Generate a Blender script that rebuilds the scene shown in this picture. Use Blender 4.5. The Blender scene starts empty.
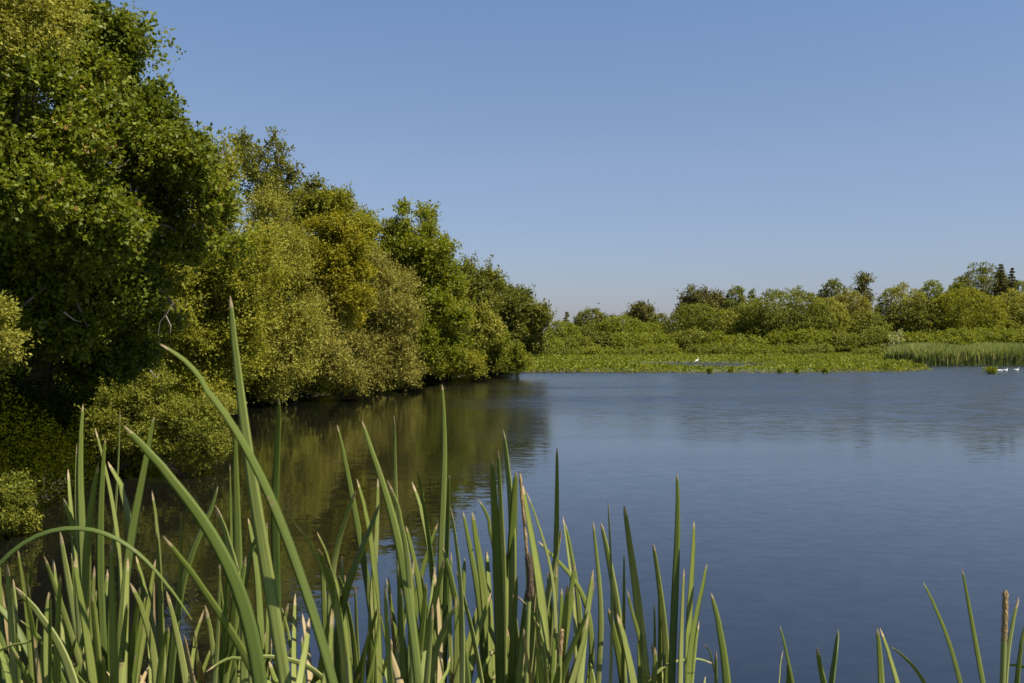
import bpy, math, random
import numpy as np
from mathutils import Vector, noise as mnoise

# ------------------------------------------------------------------ camera, world, sun
scene = bpy.context.scene
COL = scene.collection
F = 35.0 / 36.0 * 1024.0      # focal length in pixels
HY = 338.0                    # horizon row
EYE = 2.6                     # eye height over the water

cam_d = bpy.data.cameras.new("camera")
cam_d.lens = 35.0; cam_d.sensor_width = 36.0
cam_d.shift_y = -(341.5 - HY) / 1024.0
cam_d.clip_start = 0.05; cam_d.clip_end = 6000.0
cam_d.dof.use_dof = True; cam_d.dof.focus_distance = 9.0; cam_d.dof.aperture_fstop = 20.0
cam = bpy.data.objects.new("camera", cam_d); COL.objects.link(cam)
cam.location = (0, 0, EYE); cam.rotation_euler = (math.radians(90), 0, 0)
scene.camera = cam

SUN_EL = 58.0
SUN_AZ = 119.0     # clockwise from +Y (view direction): from the right, a little behind the viewer
world = bpy.data.worlds.new("World"); scene.world = world
world.use_nodes = True
wn = world.node_tree; wn.nodes.clear()
w_out = wn.nodes.new("ShaderNodeOutputWorld"); w_bg = wn.nodes.new("ShaderNodeBackground")
w_sky = wn.nodes.new("ShaderNodeTexSky")
w_sky.sky_type = 'NISHITA'; w_sky.sun_disc = False
w_sky.sun_elevation = math.radians(SUN_EL); w_sky.sun_rotation = math.radians(SUN_AZ)
w_sky.altitude = 0; w_sky.air_density = 1.0; w_sky.dust_density = 0.6; w_sky.ozone_density = 1.5
w_bg.inputs['Strength'].default_value = 0.0575
w_hsv = wn.nodes.new("ShaderNodeHueSaturation")
w_hsv.inputs['Hue'].default_value = 0.5; w_hsv.inputs['Saturation'].default_value = 1.0
w_tc = wn.nodes.new("ShaderNodeTexCoord"); w_sep = wn.nodes.new("ShaderNodeSeparateXYZ")
w_ramp = wn.nodes.new("ShaderNodeValToRGB"); w_mul = wn.nodes.new("ShaderNodeMix")
w_mul.data_type = 'RGBA'; w_mul.blend_type = 'MULTIPLY'; w_mul.inputs['Factor'].default_value = 1.0
wn.links.new(w_tc.outputs['Generated'], w_sep.inputs[0]); wn.links.new(w_sep.outputs['Z'], w_ramp.inputs['Fac'])
w_el = w_ramp.color_ramp.elements
w_el[0].position = 0.0; w_el[0].color = (.69, .71, 1.0, 1)
w_el[1].position = 1.0; w_el[1].color = (1.0, 1.0, 1.0, 1)
for w_p, w_c in ((.058, (.79, .80, 1.03)), (.176, (1.02, .98, 1.09)), (.30, (1.08, 1.12, 1.22)), (.40, (1.02, 1.18, 1.46))):
    w_x = w_el.new(w_p); w_x.color = (*w_c, 1)
wn.links.new(w_sky.outputs[0], w_mul.inputs[6]); wn.links.new(w_ramp.outputs[0], w_mul.inputs[7])
wn.links.new(w_mul.outputs[2], w_hsv.inputs['Color'])
wn.links.new(w_hsv.outputs[0], w_bg.inputs['Color'])
wn.links.new(w_bg.outputs[0], w_out.inputs['Surface'])

sun_d = bpy.data.lights.new("sun", 'SUN'); sun_d.energy = 5.0; sun_d.angle = math.radians(0.5)
sun_d.color = (1.0, 0.93, 0.82)
sun = bpy.data.objects.new("sun", sun_d); COL.objects.link(sun)
a, e = math.radians(SUN_AZ), math.radians(SUN_EL)
sv = Vector((math.sin(a) * math.cos(e), math.cos(a) * math.cos(e), math.sin(e)))
sun.rotation_euler = sv.to_track_quat('Z', 'Y').to_euler()

scene.view_settings.view_transform = 'Standard'
scene.view_settings.look = 'None'
scene.view_settings.exposure = 0.81
scene.view_settings.gamma = 1.0
scene.view_settings.use_curve_mapping = False
scene.render.engine = 'CYCLES'
scene.cycles.max_bounces = 6
scene.cycles.diffuse_bounces = 4
scene.cycles.glossy_bounces = 3
scene.cycles.transmission_bounces = 3
scene.cycles.use_denoising = True

# ------------------------------------------------------------------ helpers
def P(px, py, d):
    return np.array([(px - 512.0) / F * d, d, EYE + (HY - py) / F * d])

def tag(o, label=None, cat=None, group=None, kind=None):
    if label: o["label"] = label
    if cat: o["category"] = cat
    if group: o["group"] = group
    if kind: o["kind"] = kind
    return o

def empty(name, loc, label, cat, group=None):
    o = bpy.data.objects.new(name, None); COL.objects.link(o)
    o.location = loc; o.empty_display_size = 0.3
    return tag(o, label, cat, group)

def mesh_obj(name, verts, faces_flat, nper, mat, parent=None, attrs=None, smooth=False, origin=None):
    """verts (N,3); faces_flat int array of corners, nper corners per face"""
    verts = np.asarray(verts, dtype=np.float32)
    if parent is not None:
        verts = verts - np.array(parent.location, dtype=np.float32)
    elif origin is not None:
        verts = verts - np.array(origin, dtype=np.float32)
    me = bpy.data.meshes.new(name)
    ff = np.asarray(faces_flat, dtype=np.int32).ravel()
    nf = len(ff) // nper
    me.vertices.add(len(verts)); me.vertices.foreach_set("co", verts.ravel())
    me.loops.add(len(ff)); me.loops.foreach_set("vertex_index", ff)
    me.polygons.add(nf)
    me.polygons.foreach_set("loop_start", np.arange(0, nf * nper, nper, dtype=np.int32))
    me.update(calc_edges=True)
    if smooth:
        me.polygons.foreach_set("use_smooth", np.ones(nf, dtype=bool))
    if attrs:
        for k, (dom, arr) in attrs.items():
            at = me.attributes.new(k, 'FLOAT', dom)
            at.data.foreach_set("value", np.asarray(arr, dtype=np.float32))
    me.materials.append(mat)
    o = bpy.data.objects.new(name, me); COL.objects.link(o)
    if parent is not None: o.parent = parent
    elif origin is not None: o.location = tuple(float(c) for c in origin)
    return o

def unit(v):
    return v / (np.linalg.norm(v, axis=-1, keepdims=True) + 1e-9)

class Tubes:
    """collects swept tubes (quads) into one mesh"""
    def __init__(s): s.v = []; s.f = []; s.n = 0
    def add(s, pts, rad, sides=6, flat=None):
        pts = np.asarray(pts, float); rad = np.asarray(rad, float)
        n = len(pts)
        tan = np.gradient(pts, axis=0); tan = unit(tan)
        ref = np.array([0.13, 0.21, 1.0]) if abs(tan[0][2]) < 0.8 else np.array([1.0, 0.11, 0.07])
        u = unit(np.cross(tan, ref)); w = np.cross(tan, u)
        ang = np.linspace(0, 2 * math.pi, sides, endpoint=False)
        ring = pts[:, None, :] + rad[:, None, None] * (np.cos(ang)[None, :, None] * u[:, None, :] + np.sin(ang)[None, :, None] * w[:, None, :] * (flat or 1.0))
        V = ring.reshape(-1, 3)
        i = np.arange(n - 1)[:, None] * sides; j = np.arange(sides)[None, :]; k = (np.arange(sides)[None, :] + 1) % sides
        Q = np.stack([i + j, i + k, i + sides + k, i + sides + j], -1).reshape(-1, 4) + s.n
        s.v.append(V); s.f.append(Q); s.n += len(V)
    def build(s, name, mat, parent=None, smooth=True, origin=None):
        return mesh_obj(name, np.concatenate(s.v), np.concatenate(s.f), 4, mat, parent, None, smooth, origin)

# ------------------------------------------------------------------ materials
def new_mat(name):
    m = bpy.data.materials.new(name); m.use_nodes = True
    nt = m.node_tree; nt.nodes.clear()
    return m, nt

def N(nt, t, **kw):
    n = nt.nodes.new(t)
    for k, v in kw.items():
        if k in n.inputs.keys(): n.inputs[k].default_value = v
        else: setattr(n, k, v)
    return n

def leaf_mat(name, cols, trans=0.35, rough=0.5, patch=0.25, spec=0.35, hue2=None, pscale=0.35):
    """cols: list of (pos, rgb) over the per-leaf random value; slow noise shifts the value from bough to bough"""
    m, nt = new_mat(name)
    at = N(nt, "ShaderNodeAttribute", attribute_name="rnd")
    geo = N(nt, "ShaderNodeNewGeometry")
    no = N(nt, "ShaderNodeTexNoise"); no.inputs['Scale'].default_value = pscale; no.inputs['Detail'].default_value = 2.0
    nt.links.new(geo.outputs['Position'], no.inputs['Vector'])
    ma = N(nt, "ShaderNodeMath", operation='MULTIPLY_ADD')
    nt.links.new(no.outputs['Fac'], ma.inputs[0]); ma.inputs[1].default_value = patch * 4; ma.inputs[2].default_value = -patch * 2
    ad = N(nt, "ShaderNodeMath", operation='ADD', use_clamp=True)
    nt.links.new(at.outputs['Fac'], ad.inputs[0]); nt.links.new(ma.outputs[0], ad.inputs[1])
    cr = N(nt, "ShaderNodeValToRGB")
    el = cr.color_ramp.elements
    el[0].position = cols[0][0]; el[0].color = (*cols[0][1], 1)
    el[1].position = cols[-1][0]; el[1].color = (*cols[-1][1], 1)
    for p, c in cols[1:-1]:
        x = el.new(p); x.color = (*c, 1)
    nt.links.new(ad.outputs[0], cr.inputs['Fac'])
    pr = N(nt, "ShaderNodeBsdfPrincipled"); pr.inputs['Roughness'].default_value = rough
    pr.inputs['Specular IOR Level'].default_value = spec
    tr = N(nt, "ShaderNodeBsdfTranslucent")
    br = N(nt, "ShaderNodeMix", data_type='RGBA', blend_type='MULTIPLY'); br.inputs['Factor'].default_value = 1.0
    nt.links.new(cr.outputs['Color'], br.inputs[6]); br.inputs[7].default_value = (1.15, 1.1, 0.55, 1)
    nt.links.new(cr.outputs['Color'], pr.inputs['Base Color']); nt.links.new(br.outputs[2], tr.inputs['Color'])
    mx = N(nt, "ShaderNodeMixShader"); mx.inputs[0].default_value = trans + .08
    nt.links.new(pr.outputs[0], mx.inputs[1]); nt.links.new(tr.outputs[0], mx.inputs[2])
    out = N(nt, "ShaderNodeOutputMaterial"); nt.links.new(mx.outputs[0], out.inputs['Surface'])
    return m

def ramp3(a, b, c, extra=None):
    r = [(0.08, a), (0.5, b), (0.92, c)]
    if extra: r = [(0.08, a), (0.45, b), (0.85, c), (0.993, c), (1.0, extra)]
    return r

M = {}
M['maple'] = leaf_mat('maple_leaves', ramp3((0.064, 0.086, 0.006), (0.124, 0.154, 0.011), (0.217, 0.241, 0.018), (0.230, 0.150, 0.030)), 0.33, 0.5, 0.14, 0.22, pscale=0.6)
M['olive'] = leaf_mat('olive_leaves', ramp3((0.156, 0.157, 0.020), (0.246, 0.243, 0.033), (0.364, 0.343, 0.056)), 0.3, 0.6, 0.16, 0.2)
M['olivegreen'] = leaf_mat('olive_green_leaves', ramp3((0.126, 0.140, 0.011), (0.220, 0.223, 0.018), (0.344, 0.321, 0.032)), 0.35, 0.6, 0.16, 0.2)
M['farolive'] = leaf_mat('far_olive_leaves', ramp3((0.094, 0.112, 0.012), (0.163, 0.178, 0.020), (0.254, 0.257, 0.037)), 0.35, 0.6, 0.16, 0.2)
M['grey'] = leaf_mat('grey_willow_leaves', ramp3((0.156, 0.146, 0.023), (0.238, 0.220, 0.037), (0.335, 0.300, 0.061)), 0.25, 0.6, 0.14, 0.2)
M['gold'] = leaf_mat('golden_leaves', ramp3((0.136, 0.129, 0.005), (0.225, 0.208, 0.009), (0.336, 0.297, 0.016)), 0.3, 0.6, 0.12, 0.2)
M['bright'] = leaf_mat('bright_green_leaves', ramp3((0.097, 0.119, 0.006), (0.178, 0.200, 0.011), (0.282, 0.286, 0.020)), 0.4, 0.5, 0.14, 0.25)
M['dark'] = leaf_mat('dark_green_leaves', ramp3((0.071, 0.086, 0.009), (0.134, 0.145, 0.016), (0.230, 0.217, 0.027)), 0.3, 0.5, 0.14, 0.25)
M['yellow'] = leaf_mat('yellow_shrub_leaves', ramp3((0.130, 0.138, 0.009), (0.219, 0.220, 0.016), (0.348, 0.319, 0.030)), 0.3, 0.6, 0.14, 0.2, pscale=0.8)
M['yellowgreen'] = leaf_mat('yellow_green_leaves', ramp3((0.122, 0.146, 0.010), (0.195, 0.216, 0.018), (0.275, 0.281, 0.031)), 0.35, 0.6, 0.14, 0.2)
M['dullyellow'] = leaf_mat('dull_yellow_leaves', ramp3((0.087, 0.100, 0.009), (0.153, 0.165, 0.016), (0.275, 0.270, 0.035)), 0.36, 0.6, 0.2, 0.2, pscale=0.9)
M['pine'] = leaf_mat('pine_needles', ramp3((0.076, 0.074, 0.017), (0.125, 0.117, 0.025), (0.194, 0.164, 0.038)), 0.12, 0.7, 0.1, 0.15)
M['marsh'] = leaf_mat('marsh_leaves', ramp3((0.107, 0.132, 0.010), (0.172, 0.202, 0.014), (0.256, 0.255, 0.030)), 0.35, 0.5, 0.32, 0.2, pscale=0.3)
M['reed'] = leaf_mat('reed_blades', ramp3((0.143, 0.190, 0.043), (0.245, 0.290, 0.086), (0.388, 0.380, 0.140)), 0.3, 0.6, 0.12, 0.2)
M['under'] = leaf_mat('shade_darkened_leaves', ramp3((0.013, 0.018, 0.001), (0.022, 0.028, 0.001), (0.038, 0.043, 0.003)), 0.25, 0.9, 0.12, 0.0)  # near black: the shade beneath the trees is put into the leaf colour
M['cream'] = leaf_mat('cream_blossom', ramp3((0.223, 0.245, 0.069), (0.374, 0.367, 0.151), (0.536, 0.508, 0.260)), 0.3, 0.6, 0.12)
M['lily'] = leaf_mat('lily_pads', ramp3((0.104, 0.145, 0.017), (0.177, 0.203, 0.034), (0.296, 0.261, 0.068)), 0.1, 0.4, 0.15)

def bark_mat(name, c1, c2, scale=9):
    m, nt = new_mat(name)
    tc = N(nt, "ShaderNodeNewGeometry"); mp = N(nt, "ShaderNodeMapping"); mp.inputs['Scale'].default_value = (1, 1, 0.25)
    no = N(nt, "ShaderNodeTexNoise"); no.inputs['Scale'].default_value = scale; no.inputs['Detail'].default_value = 6
    nt.links.new(tc.outputs['Position'], mp.inputs[0]); nt.links.new(mp.outputs[0], no.inputs['Vector'])
    mx = N(nt, "ShaderNodeMix", data_type='RGBA'); nt.links.new(no.outputs['Fac'], mx.inputs['Factor'])
    mx.inputs[6].default_value = (*c1, 1); mx.inputs[7].default_value = (*c2, 1)
    pr = N(nt, "ShaderNodeBsdfPrincipled"); pr.inputs['Roughness'].default_value = 0.85
    nt.links.new(mx.outputs[2], pr.inputs['Base Color'])
    bp = N(nt, "ShaderNodeBump"); bp.inputs['Strength'].default_value = 0.6; bp.inputs['Distance'].default_value = 0.02
    nt.links.new(no.outputs['Fac'], bp.inputs['Height']); nt.links.new(bp.outputs[0], pr.inputs['Normal'])
    out = N(nt, "ShaderNodeOutputMaterial"); nt.links.new(pr.outputs[0], out.inputs['Surface'])
    return m
M['bark'] = bark_mat('bark', (.07, .055, .04), (.16, .13, .10))
M['deadwood'] = bark_mat('dead_wood', (.26, .20, .15), (.42, .34, .27), 20)
M['spike'] = bark_mat('cattail_spike', (.17, .10, .04), (.44, .30, .13), 260)
M['spikedark'] = bark_mat('cattail_dark_spike', (.035, .022, .012), (.10, .06, .03), 150)

def simple_mat(name, col, rough=0.6, var=0.0):
    m, nt = new_mat(name)
    pr = N(nt, "ShaderNodeBsdfPrincipled"); pr.inputs['Roughness'].default_value = rough
    no = N(nt, "ShaderNodeTexNoise"); no.inputs['Scale'].default_value = 14
    g = N(nt, "ShaderNodeNewGeometry"); nt.links.new(g.outputs['Position'], no.inputs['Vector'])
    mx = N(nt, "ShaderNodeMix", data_type='RGBA'); nt.links.new(no.outputs['Fac'], mx.inputs['Factor'])
    mx.inputs[6].default_value = (*[c * 0.85 for c in col], 1); mx.inputs[7].default_value = (*[min(1, c * 1.1) for c in col], 1)
    nt.links.new(mx.outputs[2], pr.inputs['Base Color'])
    out = N(nt, "ShaderNodeOutputMaterial"); nt.links.new(pr.outputs[0], out.inputs['Surface'])
    return m
M['white'] = simple_mat('white_feathers', (.80, .79, .75), 0.7)
M['beak'] = simple_mat('orange_beak', (.55, .22, .03), 0.4)
M['darkbird'] = simple_mat('dark_feathers', (.04, .035, .03), 0.6)
M['legs'] = simple_mat('bird_legs', (.05, .05, .04), 0.6)

# cattail blade
def blade_mat(name='cattail_leaf', hues=((.068, .108, .022), (.235, .268, .068), (.40, .41, .15)), tipc=(.150, .185, .024)):
    m, nt = new_mat(name)
    at = N(nt, "ShaderNodeAttribute", attribute_name="tip")      # metres from the tip
    ac = N(nt, "ShaderNodeAttribute", attribute_name="across")   # -1..1 over the width
    oi = N(nt, "ShaderNodeObjectInfo")
    # hue differs per blade; the green ramp's dark end paints in shaded backs
    cr = N(nt, "ShaderNodeValToRGB"); el = cr.color_ramp.elements
    el[0].position = 0.0; el[0].color = (*hues[0], 1)
    el[1].position = 1.0; el[1].color = (*hues[2], 1)
    x = el.new(0.5); x.color = (*hues[1], 1)
    nt.links.new(oi.outputs['Random'], cr.inputs['Fac'])
    # fine lengthwise streaks
    cb = N(nt, "ShaderNodeCombineXYZ")
    nt.links.new(ac.outputs['Fac'], cb.inputs[0]); 
    ms = N(nt, "ShaderNodeMath", operation='MULTIPLY'); nt.links.new(at.outputs['Fac'], ms.inputs[0]); ms.inputs[1].default_value = 1.3
    nt.links.new(ms.outputs[0], cb.inputs[1])
    mr = N(nt, "ShaderNodeMath", operation='MULTIPLY'); nt.links.new(oi.outputs['Random'], mr.inputs[0]); mr.inputs[1].default_value = 37.0
    nt.links.new(mr.outputs[0], cb.inputs[2])
    st = N(nt, "ShaderNodeTexNoise"); st.inputs['Scale'].default_value = 7.0; st.inputs['Detail'].default_value = 3
    nt.links.new(cb.outputs[0], st.inputs['Vector'])
    sm = N(nt, "ShaderNodeMapRange"); nt.links.new(st.outputs['Fac'], sm.inputs['Value'])
    sm.inputs[1].default_value = 0.3; sm.inputs[2].default_value = 0.7; sm.inputs[3].default_value = 0.66; sm.inputs[4].default_value = 1.28
    c1 = N(nt, "ShaderNodeMix", data_type='RGBA', blend_type='MULTIPLY'); c1.inputs['Factor'].default_value = 1.0
    nt.links.new(cr.outputs[0], c1.inputs[6]); nt.links.new(sm.outputs[0], c1.inputs[7])
    # darker, yellower towards the tip over ~25 cm
    yt = N(nt, "ShaderNodeMapRange"); nt.links.new(at.outputs['Fac'], yt.inputs['Value'])
    yt.inputs[1].default_value = 0.0; yt.inputs[2].default_value = 0.30; yt.inputs[3].default_value = 0.75; yt.inputs[4].default_value = 0.0
    c2 = N(nt, "ShaderNodeMix", data_type='RGBA'); nt.links.new(yt.outputs[0], c2.inputs['Factor'])
    nt.links.new(c1.outputs[2], c2.inputs[6]); c2.inputs[7].default_value = (*tipc, 1)
    # tan withered tip, its length differs per blade, edge ragged
    wn_ = N(nt, "ShaderNodeTexNoise"); wn_.inputs['Scale'].default_value = 160
    g = N(nt, "ShaderNodeNewGeometry"); nt.links.new(g.outputs['Position'], wn_.inputs['Vector'])
    tl = N(nt, "ShaderNodeMath", operation='MULTIPLY_ADD'); nt.links.new(oi.outputs['Random'], tl.inputs[0]); tl.inputs[1].default_value = 0.016; tl.inputs[2].default_value = 0.004
    nz = N(nt, "ShaderNodeMath", operation='MULTIPLY_ADD'); nt.links.new(wn_.outputs['Fac'], nz.inputs[0]); nz.inputs[1].default_value = 0.02; nz.inputs[2].default_value = -0.010
    s2 = N(nt, "ShaderNodeMath", operation='ADD'); nt.links.new(tl.outputs[0], s2.inputs[0]); nt.links.new(nz.outputs[0], s2.inputs[1])
    df = N(nt, "ShaderNodeMath", operation='SUBTRACT'); nt.links.new(s2.outputs[0], df.inputs[0]); nt.links.new(at.outputs['Fac'], df.inputs[1])
    mm = N(nt, "ShaderNodeMapRange"); nt.links.new(df.outputs[0], mm.inputs['Value']); mm.inputs[1].default_value = -0.004; mm.inputs[2].default_value = 0.003
    c3 = N(nt, "ShaderNodeMix", data_type='RGBA'); nt.links.new(mm.outputs[0], c3.inputs['Factor'])
    nt.links.new(c2.outputs[2], c3.inputs[6]); 
    tc = N(nt, "ShaderNodeMix", data_type='RGBA'); nt.links.new(wn_.outputs['Fac'], tc.inputs['Factor'])
    tc.inputs[6].default_value = (.20, .12, .06, 1); tc.inputs[7].default_value = (.62, .50, .27, 1)
    nt.links.new(tc.outputs[2], c3.inputs[7])
    sp = N(nt, "ShaderNodeTexNoise"); sp.inputs['Scale'].default_value = 55; sp.inputs['Detail'].default_value = 3
    nt.links.new(g.outputs['Position'], sp.inputs['Vector'])
    sr = N(nt, "ShaderNodeMapRange"); nt.links.new(sp.outputs['Fac'], sr.inputs['Value']); sr.inputs[1].default_value = 0.69; sr.inputs[2].default_value = 0.74; sr.inputs[4].default_value = 0.75
    c4 = N(nt, "ShaderNodeMix", data_type='RGBA'); nt.links.new(sr.outputs[0], c4.inputs['Factor'])
    nt.links.new(c3.outputs[2], c4.inputs[6]); c4.inputs[7].default_value = (.20, .15, .07, 1); c3 = c4
    pr = N(nt, "ShaderNodeBsdfPrincipled"); pr.inputs['Roughness'].default_value = 0.5; pr.inputs['Specular IOR Level'].default_value = 0.3
    nt.links.new(c3.outputs[2], pr.inputs['Base Color'])
    bp = N(nt, "ShaderNodeBump"); bp.inputs['Strength'].default_value = 0.25; bp.inputs['Distance'].default_value = 0.001
    nt.links.new(st.outputs['Fac'], bp.inputs['Height']); nt.links.new(bp.outputs[0], pr.inputs['Normal'])
    tr = N(nt, "ShaderNodeBsdfTranslucent"); nt.links.new(c3.outputs[2], tr.inputs['Color'])
    mx = N(nt, "ShaderNodeMixShader"); mx.inputs[0].default_value = 0.22
    nt.links.new(pr.outputs[0], mx.inputs[1]); nt.links.new(tr.outputs[0], mx.inputs[2])
    out = N(nt, "ShaderNodeOutputMaterial"); nt.links.new(mx.outputs[0], out.inputs['Surface'])
    return m
M['blade'] = blade_mat()
M['dry_blade'] = blade_mat('dry_cattail_leaf', ((.26, .20, .09), (.40, .31, .14), (.50, .41, .20)), (.34, .25, .11))

def ground_mat():
    m, nt = new_mat('ground_soil')
    g = N(nt, "ShaderNodeNewGeometry")
    a1 = N(nt, "ShaderNodeTexNoise"); a1.inputs['Scale'].default_value = 0.25; a1.inputs['Detail'].default_value = 8
    nt.links.new(g.outputs['Position'], a1.inputs['Vector'])
    cr = N(nt, "ShaderNodeValToRGB"); el = cr.color_ramp.elements
    el[0].position = .35; el[0].color = (.035, .05, .012, 1); el[1].position = .65; el[1].color = (.085, .12, .02, 1)
    nt.links.new(a1.outputs['Fac'], cr.inputs['Fac'])
    sx = N(nt, "ShaderNodeSeparateXYZ"); nt.links.new(g.outputs['Position'], sx.inputs[0])
    mr = N(nt, "ShaderNodeMapRange"); nt.links.new(sx.outputs['Z'], mr.inputs['Value']); mr.inputs[1].default_value = 0.02; mr.inputs[2].default_value = 0.16
    mx = N(nt, "ShaderNodeMix", data_type='RGBA'); nt.links.new(mr.outputs[0], mx.inputs['Factor'])
    mx.inputs[6].default_value = (.045, .034, .018, 1); nt.links.new(cr.outputs[0], mx.inputs[7])
    pr = N(nt, "ShaderNodeBsdfPrincipled"); pr.inputs['Roughness'].default_value = 0.95
    nt.links.new(mx.outputs[2], pr.inputs['Base Color'])
    out = N(nt, "ShaderNodeOutputMaterial"); nt.links.new(pr.outputs[0], out.inputs['Surface'])
    return m
M['ground'] = ground_mat()

def water_mat():
    m, nt = new_mat('pond_water')
    g = N(nt, "ShaderNodeNewGeometry")
    def wave(sx, sy, rot, scale, detail, rough=0.5):
        mp = N(nt, "ShaderNodeMapping"); mp.inputs['Scale'].default_value = (sx, sy, 1); mp.inputs['Rotation'].default_value = (0, 0, math.radians(rot))
        n = N(nt, "ShaderNodeTexNoise"); n.inputs['Scale'].default_value = scale; n.inputs['Detail'].default_value = detail; n.inputs['Roughness'].default_value = rough
        nt.links.new(g.outputs['Position'], mp.inputs[0]); nt.links.new(mp.outputs[0], n.inputs['Vector'])
        return n
    def vm(op, a_, b_=None, sc=None):
        n = N(nt, "ShaderNodeVectorMath", operation=op)
        nt.links.new(a_, n.inputs[0])
        if b_ is not None:
            if isinstance(b_, tuple): n.inputs[1].default_value = b_
            else: nt.links.new(b_, n.inputs[1])
        if sc is not None:
            if isinstance(sc, float): n.inputs['Scale'].default_value = sc
            else: nt.links.new(sc, n.inputs['Scale'])
        return n.outputs[0]
    def mth(op, a_, b_, c_=None, clamp=False):
        n = N(nt, "ShaderNodeMath", operation=op, use_clamp=clamp)
        for i, v in enumerate((a_, b_, c_)):
            if v is None: continue
            if isinstance(v, (int, float)): n.inputs[i].default_value = v
            else: nt.links.new(v, n.inputs[i])
        return n.outputs[0]
    def ramp(v, a_, b_, c_=0.0, d_=1.0):
        n = N(nt, "ShaderNodeMapRange", interpolation_type='SMOOTHSTEP'); nt.links.new(v, n.inputs['Value'])
        for i, q in enumerate((a_, b_, c_, d_)): n.inputs[i + 1].default_value = q
        return n.outputs[0]
    # ripples: the surface slope itself, at two wavelengths
    w1 = wave(0.75, 1.5, 10, 4.2, 2).outputs['Color']; w2 = wave(0.8, 1.5, -15, 15.0, 2).outputs['Color']; w3 = wave(0.6, 1.3, 6, 1.3, 1).outputs['Color']
    s1 = vm('SUBTRACT', w1, (.5, .5, .5)); s2 = vm('SUBTRACT', w2, (.5, .5, .5)); s3 = vm('SUBTRACT', w3, (.5, .5, .5))
    # wind: open water ruffled, the lee of the wooded bank and the near bank calm, gusts in drifting streaks
    sx = N(nt, "ShaderNodeSeparateXYZ"); nt.links.new(g.outputs['Position'], sx.inputs[0])
    gust = wave(0.30, 1.0, 3, 0.09, 4, 0.6).outputs['Fac']
    yw = mth('MULTIPLY_ADD', gust, 18.0, mth('SUBTRACT', sx.outputs['Y'], 9.0))
    fy = ramp(yw, 17, 46)
    xw = mth('MULTIPLY_ADD', gust, 6.0, mth('SUBTRACT', sx.outputs['X'], 3.0))
    fx = ramp(xw, -5.5, 3.0)
    wind = mth('MULTIPLY', fy, fx)
    gs = ramp(gust, 0.40, 0.62, 0.7, 1.15)
    wind = mth('MULTIPLY', wind, gs)
    wind2 = mth('MULTIPLY', wind, wind)
    amp1 = mth('MULTIPLY_ADD', wind2, WIND, CALM)
    amp2 = mth('MULTIPLY_ADD', wind2, WIND * 0.9, CALM * 0.7)
    sl = vm('ADD', vm('ADD', vm('SCALE', s1, sc=amp1), vm('SCALE', s2, sc=amp2)), vm('SCALE', s3, sc=mth('MULTIPLY', wind2, 0.38)))
    nrm = vm('NORMALIZE', vm('ADD', vm('MULTIPLY', sl, (1, 1, 0)), (0, 0, 1)))
    pr = N(nt, "ShaderNodeBsdfPrincipled"); pr.inputs['Base Color'].default_value = (.0058, .0056, .0042, 1)
    nt.links.new(mth('MULTIPLY_ADD', mth('POWER', wind, 0.5), 0.22, 0.035), pr.inputs['Roughness']); pr.inputs['IOR'].default_value = 1.75
    nt.links.new(nrm, pr.inputs['Normal'])
    out = N(nt, "ShaderNodeOutputMaterial"); nt.links.new(pr.outputs[0], out.inputs['Surface'])
    return m
WIND = 0.42; CALM = 0.045

M['water'] = water_mat()

# ------------------------------------------------------------------ terrain and water
LAKE = np.array([(-6.5, 3.2), (-6.8, 9), (-6.9, 13), (-7.4, 16), (-7.9, 19), (-8.6, 24), (-9.7, 30), (-10.2, 36), (-9.7, 41),
                 (-8.4, 46), (-7.2, 52), (-6.0, 58), (-4.6, 65), (-2.2, 71), (0.6, 75.5), (6, 76), (14, 75.5), (22, 76), (30, 77.5),
                 (34.5, 82), (33, 88), (35, 94), (42, 95), (52, 96), (95, 97), (120, 60), (118, 3.0)])
POOL = np.array([(10.5, 87), (17, 85.5), (24, 86.5), (25, 95), (23.5, 101), (17, 103), (11.5, 100)])

def sdist(poly, X, Y):
    """signed distance, negative inside"""
    P0 = poly; P1 = np.roll(poly, -1, axis=0)
    best = np.full(X.shape, 1e9); inside = np.zeros(X.shape, bool)
    for (x0, y0), (x1, y1) in zip(P0, P1):
        dx, dy = x1 - x0, y1 - y0
        t = np.clip(((X - x0) * dx + (Y - y0) * dy) / (dx * dx + dy * dy), 0, 1)
        best = np.minimum(best, np.hypot(X - x0 - t * dx, Y - y0 - t * dy))
        c = ((y0 > Y) != (y1 > Y)) & (X < (x1 - x0) * (Y - y0) / (y1 - y0 + 1e-12) + x0)
        inside ^= c
    return np.where(inside, -best, best)

def ground_z(X, Y):
    X = np.asarray(X, float); Y = np.asarray(Y, float)
    s = np.minimum(sdist(LAKE, X, Y), sdist(POOL, X, Y))
    z = np.where(s < 0, np.maximum(s * 0.35, -1.2), np.minimum(s * 0.18, 0.12) + np.clip(s - 2, 0, 40) * 0.012)
    # the near bank rises to the viewer
    near = np.clip((4.0 - Y) / 4.0, 0, 1) * 1.0
    z = np.where((Y < 4) & (s > -3), np.maximum(z, -0.15 + near * 1.25), z)
    return z

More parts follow.
